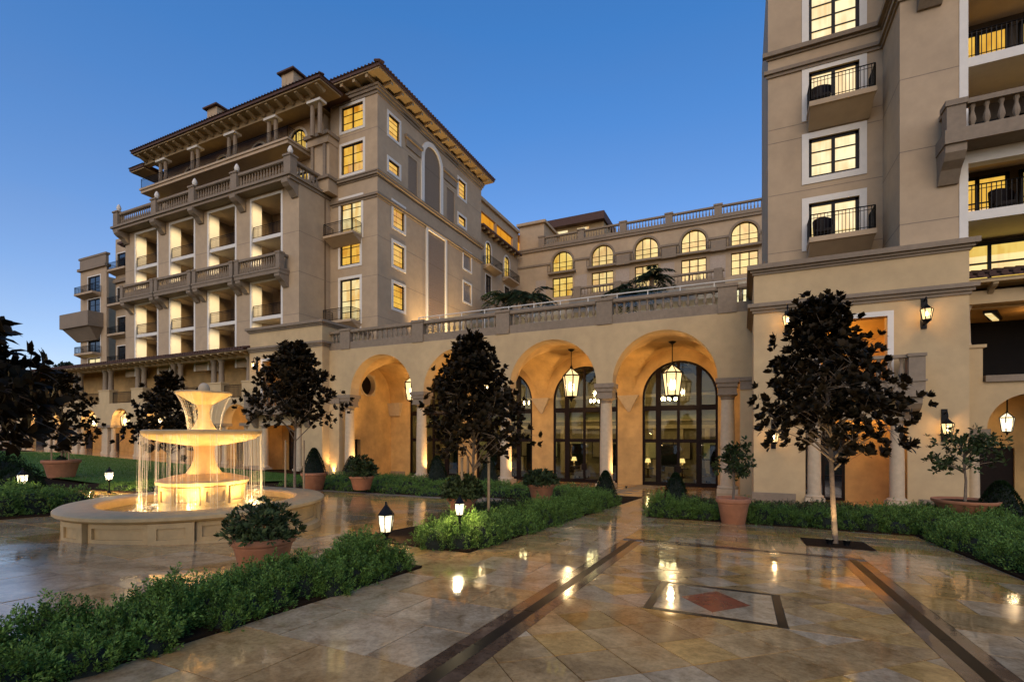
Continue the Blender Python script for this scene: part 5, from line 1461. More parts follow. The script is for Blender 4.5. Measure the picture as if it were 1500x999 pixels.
for k in range(1, 7):
    c = ACX[k] if k < len(ACX) else ACX[-1]
    lantern(c, 28.4, 4.45, .62, 5.72, 'small lit lantern hanging in the colonnade wing arches behind the fountain', 420, 'lanterns in the colonnade wing')
lantern(ACX[0] - .6, 30.0, 4.0, .5, 5.9, 'small lit lantern hanging in the colonnade arch next to the left pavilion', 300, 'lanterns in the colonnade wing')
lantern(9.65, YR + 1.2, Yz(1489, 622, YR + 1.2), .38, 4.85, 'lit lantern hanging in the arch of the right wing', 60, 'lantern in the right wing', glass='lantern_glass_white')
def path_lamp(x, y, zl, label, k=.2, power=50):
    z0 = G(x, y)
    s = root('path_lantern', label, 'garden lamp', (x, y, z0), 'small garden lanterns on posts')
    part('post', MB().lathe([(.06, z0 - .05), (.06, z0 + .04), (.022, z0 + .08), (.022, zl - .62 * k)], 8, (x, y, 0)), 'iron', s)
    c = MB().lathe([(.65 * k, zl + .62 * k), (.6 * k, zl + .7 * k), (.3 * k, zl + 1.1 * k), (.1 * k, zl + 1.35 * k), (.02, zl + 1.6 * k)], 6, (x, y, 0))
    c.lathe([(.15 * k, zl - .95 * k), (.46 * k, zl - .66 * k), (.46 * k, zl - .6 * k)], 6, (x, y, 0))
    for a in range(6):
        t = a * math.pi / 3; c.tube([(x + .6 * k * math.cos(t), y + .6 * k * math.sin(t), zl + .63 * k), (x + .44 * k * math.cos(t), y + .44 * k * math.sin(t), zl - .62 * k)], .045 * k, seg=4)
    part('cage', c, 'iron', s)
    part('lamp_glass', MB().lathe([(.42 * k, zl - .6 * k), (.57 * k, zl + .62 * k)], 6, (x, y, 0), cap=False), 'lantern_glass_white', s)
    part('bulb', MB().lathe([(.01, zl - .35 * k), (.12 * k, zl - .1 * k), (.12 * k, zl + .1 * k), (.01, zl + .35 * k)], 8, (x, y, 0)), 'bulb', s)
    lamp(s, (x, y, zl), power, (1, .78, .45), .05)
path_lamp(-5.75, 7.05, Yz(565, 766, 7.05), 'black garden lantern on a short post beside the near clipped hedge', .24)
path_lamp(-4.32, 7.2, Yz(671, 745, 7.2), 'slim garden lantern rising from the bright green hedge end', .15, 70)
path_lamp(*Gp(33, 733), Yz(33, 702, Gp(33, 733)[1]), 'garden lantern among the shrubs by the lawn at the plaza edge', .2, 300)
path_lamp(*Gp(160, 722), Yz(160, 697, Gp(160, 722)[1]), 'garden lantern between the fountain and the potted tree', .2, 320)
def uplight(x, y, z, tx, ty, tz_, label, power, group, spot=70, col=(1, .62, .26)):
    u = root('uplight', label, 'uplight', (x, y, z), group)
    part('housing', MB().lathe([(.05, z), (.05, z + .05), (.075, z + .13)], 10, (x, y, 0), cap=False), 'iron', u)
    part('lens', MB().lathe([(.001, z + .1), (.058, z + .1)], 10, (x, y, 0), cap=False), 'bulb', u)
    lamp(u, (x, y, z + .15), power, col, .04, spot, (tx, ty, tz_))
CN = ['beside the left pavilion', 'behind the loose potted shrub', 'behind the staked magnolia', 'at the end of the long hedge', 'beside the right podium']
for i, x in enumerate(XS):
    uplight(x + 1.15, YA + .1, G(x, YA) , x + .1, YA, 3.2, 'small uplight at the foot of the arcade column ' + CN[i], 520, 'column uplights')
uplight(-28.0, YP + .4 + .2, 0.05, -28.45, 28.2, 5, 'small uplight in the corner between the left pavilion and the arcade', 240, 'corner uplights')
for c in (-8.9, -6.0):
    pass
# ballroom lights
ND = ['the door beside the right podium', 'the door near the long hedge end', 'the door behind the staked magnolia', 'the door beside the left pavilion']
for q_, (x, y, z, n) in enumerate(((-5.2, 40.5, 5.9, 8), (-11.0, 40.5, 5.9, 8), (-17.4, 40.5, 5.9, 8), (-23.5, 40.5, 5.9, 8))):
    ch = root('chandelier', 'small lit chandelier inside the ballroom behind ' + ND[q_], 'chandelier', (x, y, 8.3), 'ballroom chandeliers')
    c = MB().tube([(x, y, 8.3), (x, y, z - .3)], .03, seg=5)
    bl = MB()
    for a in range(n):
        t = 2 * math.pi * a / n; px_, py_ = x + .55 * math.cos(t), y + .55 * math.sin(t)
        c.tube([(x, y, z - .3), (px_, py_, z - .35), (px_, py_, z - .1)], .02, seg=4)
        bl.lathe([(.01, z - .1), (.06, z), (.05, z + .1), (.01, z + .2)], 6, (px_, py_, 0))
    part('arms', c, 'iron', ch); part('candle_bulbs', bl, 'bulb', ch)
    lamp(ch, (x, y, z - .6), 70, (1, .78, .42), .5)
for x, y in ((-6.2, 38.5), (-6.0, 39.6), (-12.6, 38.5), (-19, 38.5)):
    d = root('downlight', 'round recessed downlight in the ballroom ceiling', 'downlight', (x, y, 7.9), 'ballroom downlights')
    part('trim', MB().lathe([(.16, 7.9), (.14, 7.85), (.1, 7.9)], 12, (x, y, 0), cap=False), 'iron', d)
    part('lens', MB().lathe([(.001, 7.87), (.1, 7.87)], 12, (x, y, 0), cap=False), 'bulb', d)
def table_set(x, y, label):
    t = root('lounge_table', label, 'table', (x, y, IF), 'ballroom side tables')
    part('table_top', MB().lathe([(.5, IF + .7), (.5, IF + .76)], 16, (x, y, 0)), 'wood_dark', t)
    part('table_leg', MB().lathe([(.3, IF), (.28, IF + .05), (.06, IF + .1), (.06, IF + .7)], 10, (x, y, 0)), 'wood_dark', t)
    l = root('table_lamp', 'lit shaded lamp standing on a ballroom side table', 'lamp', (x, y, IF + .76), 'ballroom table lamps')
    part('lamp_base', MB().lathe([(.1, IF + .76), (.05, IF + .85), (.08, IF + 1.0), (.02, IF + 1.2)], 10, (x, y, 0)), 'stone_pale', l)
    part('lamp_shade', MB().lathe([(.24, IF + 1.2), (.16, IF + 1.55)], 14, (x, y, 0), cap=False), 'lantern_glass', l)
    lamp(l, (x, y, IF + 1.4), 18, (1, .75, .4), .1)
for x, y in ((-7.0, 41.5), (-4.4, 42.2), (-13.4, 41.8), (-20.0, 41.8)): table_set(x, y, 'round dark side table with a lamp inside the ballroom')
def armchair(x, y, rz, label):
    a = root('armchair', label, 'armchair', (x, y, IF), 'ballroom armchairs', rz)
    WL[a] = Vector((0, 0, 0))
    part('seat', MB().box(-.4, .4, -.4, .35, .2, .48), 'upholstery', a); part('backrest', MB().hexa([(-.4, .3, .2), (.4, .3, .2), (.4, .45, .2), (-.4, .45, .2)], [(-.36, .42, 1.05), (.36, .42, 1.05), (.36, .54, 1.05), (-.36, .54, 1.05)]), 'upholstery', a)
    for s in (-1, 1):
        part('armrest', MB().box(s * .4, s * .5, -.4, .4, .2, .68), 'upholstery', a)
        for d in (-.35, .35): part('leg', MB().box(s * .42 - .03, s * .42 + .03, d - .03, d + .03, 0, .2), 'wood_dark', a)
for x, y, r in ((-2.6, 38.2, .4), (-5.2, 38.6, -.5), (-8.8, 38.4, .3), (-11.6, 38.2, -.2), (-14.4, 38.6, .5), (-18.2, 38.4, 0), (-21.5, 38.4, .2)): armchair(x, y, r, 'pale upholstered armchair inside the ballroom behind the glazed doors')

# ================================================================== PLANTING
NR = np.random.default_rng(7)
def np_obj(name, V, F, m, parent, kind=None, off=None):
    me = bpy.data.meshes.new(name)
    off = np.array(WL.get(parent, Vector()) if off is None else off)
    V = V - off
    n, k = len(V), F.shape[1]
    me.vertices.add(n); me.vertices.foreach_set('co', V.astype(np.float32).ravel())
    me.loops.add(F.size); me.loops.foreach_set('vertex_index', F.astype(np.int32).ravel())
    me.polygons.add(len(F)); me.polygons.foreach_set('loop_start', np.arange(0, F.size, k, dtype=np.int32)); me.polygons.foreach_set('loop_total', np.full(len(F), k, np.int32))
    me.update(calc_edges=True); me.materials.append(MATS[m])
    o = bpy.data.objects.new(name, me); _link(o, parent, kind); WL[o] = Vector(off)
    return o
def unit(a): return a / np.maximum(1e-9, np.linalg.norm(a, axis=-1, keepdims=True))
def leaf_geo(P, D, L, W, fold=.12, round_=False, up=None):
    n = len(P); D = unit(D)
    ref = NR.normal(size=(n, 3)) * .5 + np.array([0, 0, 1.0]) if up is None else up
    S = unit(np.cross(D, ref)); Nn = np.cross(S, D)
    L = np.broadcast_to(L, (n,))[:, None]; W = np.broadcast_to(W, (n,))[:, None]
    if not round_:
        V = np.stack([P, P + D * L * .45 + S * W * .5 + Nn * L * fold, P + D * L, P + D * L * .45 - S * W * .5 + Nn * L * fold], 1)
        F = np.array([[0, 3, 2], [0, 2, 1]])
    else:
        V = np.stack([P, P + D * L * .3 + S * W * .42 + Nn * L * fold * .7, P + D * L * .68 + S * W * .46 + Nn * L * fold * .5, P + D * L - Nn * L * fold * .6, P + D * L * .68 - S * W * .46 + Nn * L * fold * .5, P + D * L * .3 - S * W * .42 + Nn * L * fold * .7], 1)
        F = np.array([[0, 5, 1], [1, 5, 4], [1, 4, 2], [2, 4, 3]])
    k = V.shape[1]
    FF = (F[None] + (np.arange(n) * k)[:, None, None]).reshape(-1, 3)
    return V.reshape(-1, 3), FF
def rosettes(C, O, per, L, W, spread=(.5, 1.35), fold=.1):
    n = len(C); C = np.repeat(C, per, 0); O = unit(np.repeat(O, per, 0))
    e = NR.uniform(spread[0], spread[1], n * per)[:, None]
    rnd = NR.normal(size=(n * per, 3)); perp = unit(rnd - (rnd * O).sum(1, keepdims=True) * O)
    D = O * np.cos(e) + perp * np.sin(e)
    return leaf_geo(C + D * .02, D, L * NR.uniform(.65, 1.15, n * per), W * NR.uniform(.8, 1.15, n * per), fold, True, up=O)
def sprigs(P, O, per, h, L, W):
    n = len(P); O = unit(O + NR.normal(size=(n, 3)) * .35)
    t = np.tile((np.arange(per) + .5) / per, n)[:, None]
    Pr, Or = np.repeat(P, per, 0), np.repeat(O, per, 0)
    hh = np.repeat(NR.uniform(.6, 1.25, n) * h, per)[:, None]
    rnd = NR.normal(size=(n * per, 3)); perp = unit(rnd - (rnd * Or).sum(1, keepdims=True) * Or)
    D = unit(Or * .75 + perp)
    return leaf_geo(Pr + Or * hh * t, D, L * (1.1 - .45 * t[:, 0]) * NR.uniform(.7, 1.3, n * per), W, .12)
def shoots(P, O, ln, per, L, W):
    """upright leafy shoots: P bases, O directions, ln lengths"""
    n = len(P); O = unit(O + NR.normal(size=(n, 3)) * .22 + np.array([0, 0, .35]))
    t = np.tile((np.arange(per) + .6) / per, n)[:, None]
    Pr, Or, lr = np.repeat(P, per, 0), np.repeat(O, per, 0), np.repeat(ln, per)[:, None]
    rnd = NR.normal(size=(n * per, 3)); perp = unit(rnd - (rnd * Or).sum(1, keepdims=True) * Or)
    wid = lr * .20 * np.sin(np.pi * np.clip(t * .9 + .12, 0, 1)) * NR.uniform(.2, 1, (n * per, 1))
    return leaf_geo(Pr + Or * lr * t + perp * wid, unit(Or * .9 + perp * .8), L * NR.uniform(.7, 1.3, n * per), W, .12)
def bush_pts(c, rx, ry, rz, n, low=-.15):
    v = unit(NR.normal(size=(n * 2, 3))); v = v[v[:, 2] > low][:n]
    k = NR.uniform(.72, 1.02, len(v))[:, None]
    lump = 1 + .10 * np.sin(v[:, :1] * 7 + c[0] * 9) * np.cos(v[:, 1:2] * 6 + c[1] * 7)
    return np.array(c) + v * np.array([rx, ry, rz]) * k * lump, unit(v / np.array([rx, ry, rz]))
def core(mb, c, rx, ry, rz, k=.8):  # solid dome inside a bush, seen through gaps in the leaves
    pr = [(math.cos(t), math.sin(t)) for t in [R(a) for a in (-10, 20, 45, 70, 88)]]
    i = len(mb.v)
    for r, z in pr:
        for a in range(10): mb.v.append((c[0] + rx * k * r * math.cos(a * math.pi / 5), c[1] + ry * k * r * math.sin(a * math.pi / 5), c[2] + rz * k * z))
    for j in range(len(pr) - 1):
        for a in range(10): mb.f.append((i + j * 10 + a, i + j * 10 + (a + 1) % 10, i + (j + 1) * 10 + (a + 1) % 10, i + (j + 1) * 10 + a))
mat('shade_core', (.010, .014, .006), .95, .3, 8)  # near black: the shade deep among the leaves put into the colour
def hedge(name, label, bushes, dens, h, L, W, per=8, leaf='leaf_box', bed=None, cat='hedge', group=None, tuft=0):
    """bushes: (x, y, rx, ry, rz); dens: sprigs per square metre of bush"""
    x0, y0 = bushes[0][:2]
    o = root(name, label, cat, (x0, y0, G(x0, y0)), group)
    VV, FF, n0 = [], [], 0; cm = MB()
    for x, y, rx, ry, rz in bushes:
        c = (x, y, G(x, y)); n = int(dens * (rx * ry * 3.1 + rz * (rx + ry) * 3))
        P, O = bush_pts(c, rx, ry, rz, n); O = unit(O + np.array([0, 0, .5]))
        if tuft:
            sel = NR.choice(len(P), max(6, int(len(P) * tuft)), replace=False)
            V, F = shoots(P[sel] - O[sel] * h * .6, O[sel], NR.uniform(.9, 2.9, len(sel)) * h, per * 4, L, W)
        else: V, F = sprigs(P, O, per, h, L, W)
        VV.append(V); FF.append(F + n0); n0 += len(V); core(cm, c, rx, ry, rz, .74)
    np_obj('foliage', np.concatenate(VV), np.concatenate(FF), leaf, o, 'stuff'); part('dark_core', cm, 'shade_core', o, 'stuff')
    if bed:
        b = MB()
        for x0, x1, y0, y1 in bed: b.hexa([(x0, y0, G(x0, y0) - .08), (x1, y0, G(x1, y0) - .08), (x1, y1, G(x1, y1) - .08), (x0, y1, G(x0, y1) - .08)], [(x0, y0, G(x0, y0) + .02), (x1, y0, G(x1, y0) + .02), (x1, y1, G(x1, y1) + .02), (x0, y1, G(x0, y1) + .02)])
        part('soil_bed', b, 'soil', o)
    return o
rv = random.Random(21)
def row(x0, x1, y0, y1, step, r, h, jit=.25):
    out = []; nx = max(1, int(round((x1 - x0) / step))); ny = max(1, int(round((y1 - y0) / step)))
    for i in range(nx):
        for j in range(ny):
            k = rv.uniform(.8, 1.2)
            out.append((x0 + (x1 - x0) * (i + .5) / nx + rv.uniform(-1, 1) * jit * step, y0 + (y1 - y0) * (j + .5) / ny + rv.uniform(-1, 1) * jit * step, r * k, r * k, h * rv.uniform(.62, 1.32)))
    return out
# near hedge along the left walk, its rounded end
b = row(-4.85, -3.96, .3, 5.3, .33, .2, .26, .3) + [(-4.46, 4.95, .38, .40, .50), (-4.2, 5.4, .18, .18, .24), (-4.3, 4.6, .3, .3, .34)]
hedge('hedge', 'dark clipped box hedge ending in a rounded dome in front of the round fountain', b, 1500, .075, .027, .014, 9, 'leaf_box', [(-4.93, -3.97, -1.0, 5.62)], tuft=.17)
# second hedge, from the lit end towards the arcade
b = row(-4.75, -4.05, 6.95, 17.0, .42, .32, .42) + [(-4.6, 6.95, .3, .3, .38), (-5.0, 7.4, .3, .3, .36)]
hedge('hedge', 'long box hedge with a bright lit end running along the walk towards the arcade', b, 520, .10, .036, .019, 7, 'leaf_box', [(-6.4, -3.97, 6.86, 17.3)], tuft=.2)
b = row(-6.4, -4.9, 9.0, 17.0, .7, .5, .35)
hedge('ground_cover', 'low green ground cover filling the bed behind the long hedge', b, 170, .1, .05, .028, 6, 'leaf_shrub', None, 'ground cover')
# right hedges
b = row(-2.1, 3.5, 14.15, 15.0, .45, .34, .45) + [(-2.05, 14.5, .55, .5, .62)]
hedge('hedge', 'low box hedge with a round ball end running in front of the right podium', b, 430, .10, .038, .02, 7, 'leaf_box', [(-2.4, 3.55, 13.98, 19.5)], tuft=.2)
b = row(3.65, 5.2, 7.0, 14.5, .5, .38, .42) + row(3.6, 9.0, 14.6, 18.6, .62, .45, .45)
hedge('hedge', 'broad dark hedge bed at the right edge of the paved court', b, 330, .10, .04, .021, 7, 'leaf_box', [(3.55, 11, 5.0, 20)], tuft=.2)
b = row(-2.0, 3.5, 15.2, 19.0, .9, .6, .32)
hedge('ground_cover', 'low planting between the right hedge and the podium wall', b, 90, .12, .06, .03, 6, 'leaf_shrub', None, 'ground cover')
# beds before the arcade, left of the walk
b = row(-20.5, -10.0, 18.2, 21.8, .9, .6, .5)
hedge('ground_cover', 'green shrub bed in front of the left arches of the arcade', b, 110, .13, .06, .032, 6, 'leaf_box', [(-21.5, -9.5, 16.3, 22)], 'ground cover')
b = row(-20, -11, 16.4, 17.8, .8, .5, .28)
hedge('hedge', 'low hedge edging the plaza behind the fountain basin', b, 150, .11, .05, .028, 6, 'leaf_box', None)
b = row(-9.3, -5.2, 17.5, 21.5, .9, .6, .42)
hedge('ground_cover', 'green shrub bed in front of the middle arches beside the walk', b, 110, .13, .06, .032, 6, 'leaf_box', [(-9.5, -3.95, 17.3, 22)], 'ground cover')
b = row(-18.5, -14.3, 4.6, 6.8, .75, .55, .5)
hedge('hedge', 'rounded lit shrubs at the left edge of the fountain plaza', b, 220, .1, .045, .024, 7, 'leaf_box', [(-19.5, -14.0, 4.2, 7.2)])
b = [(*Gp(28, 712), .75, .75, .85), (*Gp(2, 708), .9, .9, 1.2)]
hedge('round_shrub', 'dark round shrubs beside the lawn at the left', b, 160, .1, .06, .03, 7, 'leaf_topiary', None, 'shrub')
b = row(-22.5, -19.5, 10.6, 12.0, .7, .5, .3)
hedge('hedge', 'low lit planting between the fountain and the lawn', b, 170, .1, .05, .028, 6, 'leaf_box', [(-26, -19, 10.2, 12.4)])
# lawn
mb = MB(); nx, ny = 24, 12
for j in range(ny + 1):
    for i in range(nx + 1):
        x = -62 + 38.5 * i / nx; y = 12.2 + 13.2 * j / ny; mb.v.append((x, y, G(x, y) + .02))
for j in range(ny):
    for i in range(nx): k = j * (nx + 1) + i; mb.f.append((k, k + 1, k + nx + 2, k + nx + 1))
struct('lawn', mb, 'grass')
n = 30000; P = np.stack([NR.uniform(-60, -24, n), NR.uniform(12.2, 25.3, n), np.zeros(n)], 1); P[:, 2] = [G(x, y) + .02 for x, y in P[:, :2]]
V, F = leaf_geo(P, np.array([0, 0, 1.0]) + NR.normal(size=(n, 3)) * .4, .09, .018)
o = np_obj('grass_blades', V, F, 'grass', None, 'stuff'); o['label'] = 'short green lawn behind the fountain plaza'; o['category'] = 'grass'

# ------------------------------------------------------------------ pots and topiary
def pot_mb(x, y, z, r, h, bowl=False):
    if bowl: pr = [(r * .55, 0), (r * .62, .02), (r * .82, h * .55), (r * .92, h * .8), (r * .97, h * .82), (r, h * .9), (r, h), (r * .93, h), (r * .9, h * .9), (r * .3, h * .86)]
    else: pr = [(r * .66, 0), (r * .68, .01), (r * .86, h * .7), (r * .88, h * .72), (r * .9, h * .78), (r * .9, h * .80), (r * .97, h * .82), (r, h * .86), (r, h * .98), (r * .98, h), (r * .88, h), (r * .86, h * .9), (r * .2, h * .88)]
    return MB().lathe([(a, z + b) for a, b in pr], 36, (x, y, 0))
def potted(x, y, r, h, label, kind, size, bowl=False, z=None, group='terracotta planters'):
    z = G(x, y) if z is None else z
    o = root('potted_plant', label, 'planter', (x, y, z), group)
    p = part('pot', pot_mb(x, y, z, r, h, bowl), 'terracotta', o, smooth=True)
    part('soil', MB().lathe([(.01, z + h * .9), (r * .87, z + h * .885)], 20, (x, y, 0), cap=False), 'soil', o)
    zt = z + h * .9
    if kind == 'shrub':
        sx, sz, n, L = size
        v = unit(NR.normal(size=(n, 3))); v[:, 2] = np.abs(v[:, 2]) * .9 + .05
        tips = np.array([x, y, zt]) + v * np.array([sx, sx, sz]) * NR.uniform(.45, 1, n)[:, None]
        st = MB()
        for t in tips[::max(1, n // 60)]: st.tube([(x + (t[0] - x) * .12, y + (t[1] - y) * .12, zt - .02), tuple((np.array([x, y, zt]) * .5 + t * .5) + np.array([0, 0, .03])), tuple(t)], .008, .003, 4)
        part('stems', st, 'bark', o)
        V, F = rosettes(tips, unit(v + np.array([0, 0, .6])), 9, L, L * .32, (.3, 1.2))
        np_obj('foliage', V, F, 'leaf_shrub', o, 'stuff')
    elif kind == 'cone':
        cone_foliage(o, x, y, zt - .03, *size)
    elif kind == 'tree':
        hh, spread, n = size
        st = MB(); st.tube([(x, y, zt - .05), (x + .02, y, zt + hh * .3), (x - .02, y + .02, zt + hh * .6), (x, y, zt + hh * .9)], .035, .012, 6)
        tips = []
        for k in range(n):
            a = rv.uniform(0, 6.28); hz = rv.uniform(.3, 1); rr = spread * rv.uniform(.35, 1) * (1.15 - .6 * hz)
            t = np.array([x + rr * math.cos(a), y + rr * math.sin(a), zt + hh * (.3 + .7 * hz)]); tips.append(t)
            st.tube([(x, y, zt + hh * (.25 + .5 * hz)), (x + rr * .5 * math.cos(a), y + rr * .5 * math.sin(a), zt + hh * (.3 + .6 * hz)), tuple(t)], .012, .004, 4)
        part('trunk', st, 'bark', o)
        tips = np.array(tips); T2 = np.repeat(tips, 5, 0) + NR.normal(size=(len(tips) * 5, 3)) * np.array([.11, .11, .09])
        V, F = rosettes(T2, NR.normal(size=T2.shape) + np.array([0, 0, .6]), 8, .13, .05, (.4, 1.5))
        np_obj('foliage', V, F, 'leaf_shrub', o, 'stuff')
    return o
def cone_foliage(o, x, y, z, r, h, n, leaf='leaf_topiary'):
    t = NR.uniform(0, 1, n) ** .75; a = NR.uniform(0, 2 * np.pi, n)
    prof = np.sqrt(np.clip(1 - t, 0, 1)) * (1 - .25 * t)
    rr = r * prof * NR.uniform(.88, 1.04, n)
    P = np.stack([x + rr * np.cos(a), y + rr * np.sin(a), z + h * t], 1)
    D = unit(np.stack([np.cos(a), np.sin(a), .35 + t], 1) + NR.normal(size=(n, 3)) * .5)
    V, F = leaf_geo(P, D, .055, .03)
    np_obj('foliage', V, F, leaf, o, 'stuff')
    part('dark_core', MB().lathe([(r * .85 * math.sqrt(1 - q) * (1 - .25 * q) + .01, z + h * q * .96) for q in (0, .1, .25, .4, .55, .7, .85, .97)], 12, (x, y, 0)), 'shade_core', o)  # solid inner cone, dark colour standing in for shade behind the leaves
def cone(px, py, r, h, label, n=2600):
    x, y = Gp(px, py); z = G(x, y)
    o = root('topiary', label, 'topiary', (x, y, z), 'clipped cone topiaries')
    cone_foliage(o, x, y, z, r, h, n)
potted(-5.50, 4.36, .385, .46, 'wide terracotta pot with a bushy dark shrub beside the near hedge', 'shrub', (.47, .50, 300, .085))
potted(*Gp(460, 717), .55, .75, 'terracotta pot with a clipped cone shrub in front of the left pavilion', 'cone', (.55, 1.15, 2600))
potted(*Gp(530, 722), .5, .55, 'terracotta pot with a loose dark shrub in front of the first arch', 'shrub', (.62, .9, 260, .16), z=G(*Gp(530, 722)) + .15)
potted(*Gp(793, 748), .42, .48, 'terracotta pot with a dense rounded shrub on the long hedge bed', 'shrub', (.52, .52, 340, .12), z=G(*Gp(793, 748)) + .32)
potted(*Gp(677, 766), .36, .38, 'terracotta pot with a pale feathery shrub behind the lit hedge end', 'shrub', (.48, .62, 300, .12), z=G(*Gp(677, 766)) + .22)
potted(*Gp(1074, 766), .42, .66, 'tall terracotta pot with a thin twining tree by the last arcade column', 'tree', (1.35, .45, 26))
potted(5.15, 16.3, .68, .42, 'wide terracotta bowl with a small spreading tree before the right podium', 'tree', (1.7, .95, 34), True, G(5.15, 16.3) + .34)
cone(515, 706, .75, 1.5, 'dark cone topiary at the first arch beside the loose potted shrub')
cone(640, 716, .7, 1.6, 'dark cone topiary at the foot of the second arcade column')
cone(716, 716, .7, 1.7, 'dark cone topiary behind the staked magnolia')
cone(887, 733, .52, 1.15, 'dark cone topiary at the end of the long hedge beside the walk')
cone(990, 737, .55, 1.15, 'dark cone topiary behind the ball end of the right hedge')
cone(1466, 778, .68, 1.25, 'large dark cone topiary at the right wing arch', 3200)

# ------------------------------------------------------------------ trees
def magnolia(x, y, label, ztop, zlow, rad, n_clump, n_tip, leafL, trunk_r=.05, stakes=0, shape=1.0, seed=1, lean=0.0, group='young magnolia trees', per=9, trunk=True, leaf='leaf_magnolia', big=0, name='magnolia_tree'):
    z0 = G(x, y); rr = random.Random(seed)
    o = root(name, label, 'tree', (x, y, z0), group)
    H = ztop - z0
    tk = MB(); tk.tube([(x, y, z0 - .1), (x + lean * .2, y, z0 + H * .2), (x + lean * .5 + .03, y + .02, z0 + H * .5), (x + lean * .8 - .02, y, z0 + H * .8), (x + lean, y, ztop - .08)], trunk_r, trunk_r * .2, 9)
    part('trunk', tk, 'bark', o, smooth=True)
    limbs = MB(); C, O = [], []
    for k in range(n_clump):
        q = (k + .5) / n_clump
        f = q ** .85                                      # 0 low .. 1 top
        prof = (1 - f) ** .78 * (.55 + .45 * min(1, (f + .12) * 3.2)) * shape + .05
        a = k * 2.39996 + rr.uniform(-.4, .4)
        r = rad * prof * rr.uniform(.4, .95)
        cz = zlow + (ztop - .12 - zlow) * f + rr.uniform(-.08, .08)
        c = np.array([x + lean * f + r * math.cos(a), y + r * math.sin(a), cz])
        bz = max(z0 + H * .22, cz - r * rr.uniform(.5, .9))
        limbs.tube([(x + lean * f * .6, y, bz), tuple((np.array([x + lean * f * .6, y, bz]) + c) / 2 + np.array([0, 0, r * .1])), tuple(c)], max(.008, trunk_r * .42 * (1 - f * .5)), .006, 5)
        sg = rad * (.08 + .11 * min(1, prof * 1.5))
        t = c + np.clip(NR.normal(size=(n_tip, 3)), -1.5, 1.5) * np.array([sg, sg, sg * .8])
        for u in t[::3]: limbs.tube([tuple(c - np.array([0, 0, .04])), tuple(u)], .007, .003, 3)
        C.append(t); O.append(unit((t - c) * .8 + (c - np.array([x, y, cz - .3])) * .6 + np.array([0, 0, .25 * rad])))
    part('branches', limbs, 'bark', o)
    C, O = np.concatenate(C), np.concatenate(O)
    if big:                                              # leaves big enough to tell apart: one object each, the rest as one mass
        V, F = rosettes(C, O, per, leafL, leafL * .4)
        V = V.reshape(-1, 6, 3)
        d = np.array([-_s, _c, 0]); r2 = np.array([_c, _s, 0])
        tt = V[:, 3] @ d; pxs = CX + (V[:, 3] @ r2) / tt * FPX
        vis_ = (pxs > -10) & (pxs < 110)
        idx = np.nonzero(vis_)[0]; idx = idx[np.argsort(tt[idx])][:big]; rest = np.setdiff1d(np.arange(len(V)), idx)
        cr = np_obj('crown', V[rest].reshape(-1, 3), (np.array([[0, 5, 1], [1, 5, 4], [1, 4, 2], [2, 4, 3]])[None] + (np.arange(len(rest)) * 6)[:, None, None]).reshape(-1, 3), leaf, o, 'stuff')
        for i in idx:
            p0 = V[i, 0]
            me = bpy.data.meshes.new('leaf'); me.from_pydata([tuple(v - p0) for v in V[i]], [], [(0, 5, 1), (1, 5, 4), (1, 4, 2), (2, 4, 3)]); me.materials.append(MATS[leaf])
            lo = bpy.data.objects.new('leaf', me); lo.location = Vector(p0) - WL[cr]; _link(lo, cr)
    else:
        V, F = rosettes(C, O, per, leafL, leafL * .56, (.15, 1.25))
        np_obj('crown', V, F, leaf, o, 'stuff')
    for k in range(stakes):
        a = 2.1 * k + .3; sx, sy = x + .38 * math.cos(a), y + .38 * math.sin(a)
        part('stake', MB().tube([(sx, sy, z0 - .1), (sx + .01, sy, z0 + H * .36)], .035, .032, 7), 'stake', o)
    return o
M = magnolia
tx, ty = 1.66, 11.45
M(tx, ty, 'magnolia with a pale lit trunk growing from the paving before the right podium', Yz(1190, 442, ty), Yz(1215, 655, ty), 1.5, 64, 16, .145, .055, 0, 1.0, 4, -.25, per=11)
uplight(tx - .13, ty - .22, G(tx, ty), tx, ty, 3.5, 'small uplight at the foot of the right magnolia trunk', 38, 'tree uplights', 60, (1, .7, .35))
uplight(tx + .15, ty - .2, G(tx, ty), tx, ty, 3.5, 'small uplight at the foot of the right magnolia trunk', 38, 'tree uplights', 60, (1, .7, .35))
mb = MB(); x0, y0, q = tx, ty, .55
mb.hexa([(x0 - q, y0 - q, G(x0, y0 - q) - .02), (x0 + q, y0 - q, G(x0, y0 - q) - .02), (x0 + q, y0 + q, G(x0, y0 + q) - .02), (x0 - q, y0 + q, G(x0, y0 + q) - .02)], [(x0 - q, y0 - q, G(x0, y0 - q) + .012), (x0 + q, y0 - q, G(x0, y0 - q) + .012), (x0 + q, y0 + q, G(x0, y0 + q) + .012), (x0 - q, y0 + q, G(x0, y0 + q) + .012)])
thing('tree_pit', mb, 'soil', 'square brown tree pit around the right magnolia trunk', 'tree pit')
M(-5.76, 10.19, 'dark magnolia tied to stakes behind the lit hedge end', Yz(690, 498, 10.19), Yz(690, 655, 10.19), 1.42, 64, 16, .15, .045, 3, 1.0, 9)
M(-15.9, 14.0, 'staked magnolia beside the fountain in front of the left pavilion', Yz(425, 508, 14.0), Yz(430, 615, 14.0), 1.85, 62, 16, .19, .06, 3, 1.0, 15)
x, y = Gp(248, 700); M(x, y, 'dark tree standing behind the fountain before the colonnade wing', Yz(255, 552, y), Yz(255, 660, y), 2.4, 44, 12, .30, .09, 0, 1.0, 22, group='trees before the colonnade')
x, y = Gp(90, 703); z = G(x, y)
o = potted(x, y, .75, .85, 'large terracotta pot holding the staked dark tree beside the lawn', 'cone', (.3, .3, 300))
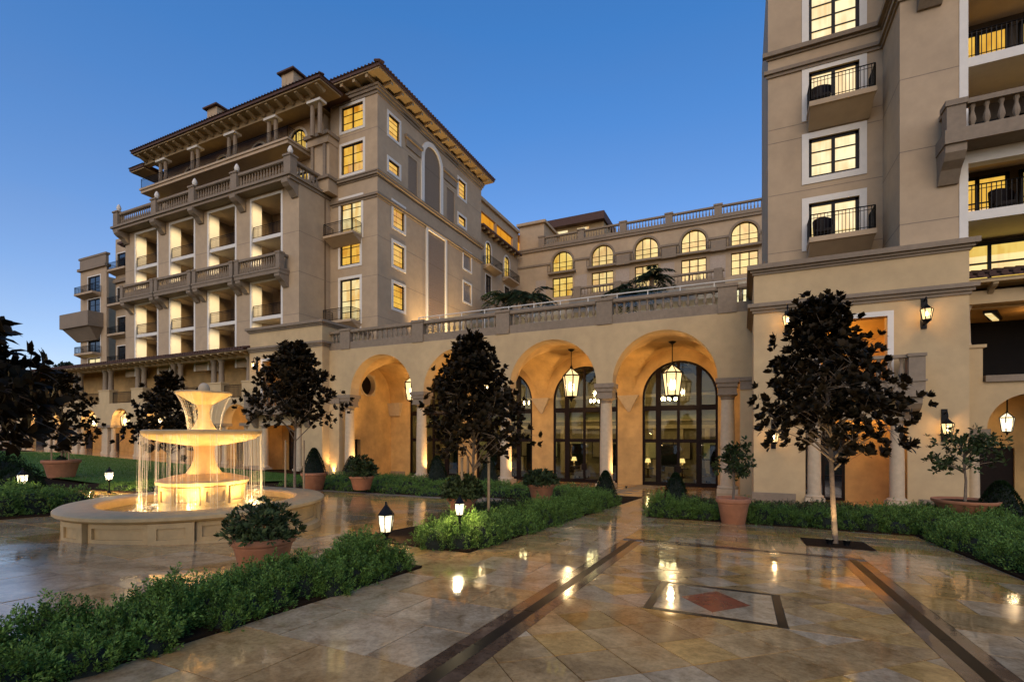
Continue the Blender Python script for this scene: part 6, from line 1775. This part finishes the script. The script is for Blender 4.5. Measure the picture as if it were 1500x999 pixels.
M(x, y + .02, 'staked dark tree growing in the large pot beside the lawn', Yz(90, 545, y), Yz(90, 655, y), 1.5, 36, 11, .22, .06, 3, 1.1, 31, group='trees before the colonnade')
x, y = -8.3, 1.95
M(x, y, 'large leaved magnolia reaching in over the left end of the near hedge', Yz(10, 315, y), Yz(10, 645, y), 1.25, 60, 12, .22, .06, 0, 1.35, 44, big=260, per=9)
for px, Y, zt, zl, rad, sd in ((98, 36, 12.6, 8.5, 3.0, 51), (40, 38, 9.5, 4.0, 4.0, 52)):
    M(Yx(px, Y), Y, 'far tree crown rising behind the colonnade roof at the left' if px > 60 else 'far dark tree behind the left end of the colonnade wing', zt, zl, rad, 30, 10, .5, .15, 0, 1.0, sd, group='trees behind the colonnade', leaf='leaf_far', name='background_tree')
# shrubs of the terrace: arching palms in planters
def palm(px, py, Y, h, sp, nf, label):
    x = Yx(px, Y); z = 9.46; zt = Yz(px, py, Y)
    o = root('terrace_palm', label, 'palm', (x, Y, z), 'palms on the terrace')
    part('trunk', MB().tube([(x, Y, z), (x + .05, Y, (z + zt) / 2), (x, Y, zt)], .28, .2, 8), 'bark', o)
    P, D = [], []; st = MB()
    for k in range(nf):
        a = k * 2.4 + rv.uniform(-.2, .2); e = rv.uniform(.15, 1.1); L = sp * rv.uniform(.8, 1.15); pts = []
        for i in range(9):
            t = i / 8; r = L * t * math.cos(e * (1 - t * .6)); zz = L * (math.sin(e) * t - .75 * t * t)
            pts.append((x + r * math.cos(a), Y + r * math.sin(a), zt + zz))
        st.tube(pts, .04, .01, 4)
        for i in range(1, 9):
            for q in range(3):
                p = np.array(pts[i - 1]) + (np.array(pts[i]) - np.array(pts[i - 1])) * q / 3
                for sgn in (-1, 1):
                    P.append(p); D.append((math.cos(a) * .5 - sgn * math.sin(a), math.sin(a) * .5 + sgn * math.cos(a), -.45))
    part('fronds', st, 'leaf_far', o)
    V, F = leaf_geo(np.array(P), np.array(D) + NR.normal(size=(len(P), 3)) * .1, .7, .09)
    np_obj('leaflets', V, F, 'leaf_far', o, 'stuff')
palm(742, 438, 50, 3, 3.0, 18, 'dark arching palm on the terrace beside the tower flank')
palm(778, 436, 47, 3, 2.9, 18, 'dark arching palm on the terrace left of the arched windows')
palm(925, 432, 46, 3, 2.9, 20, 'dark arching palm on the terrace before the middle arched window')
palm(955, 405, 52, 3, 2.2, 16, 'tall dark palm on the terrace behind the middle balustrade')
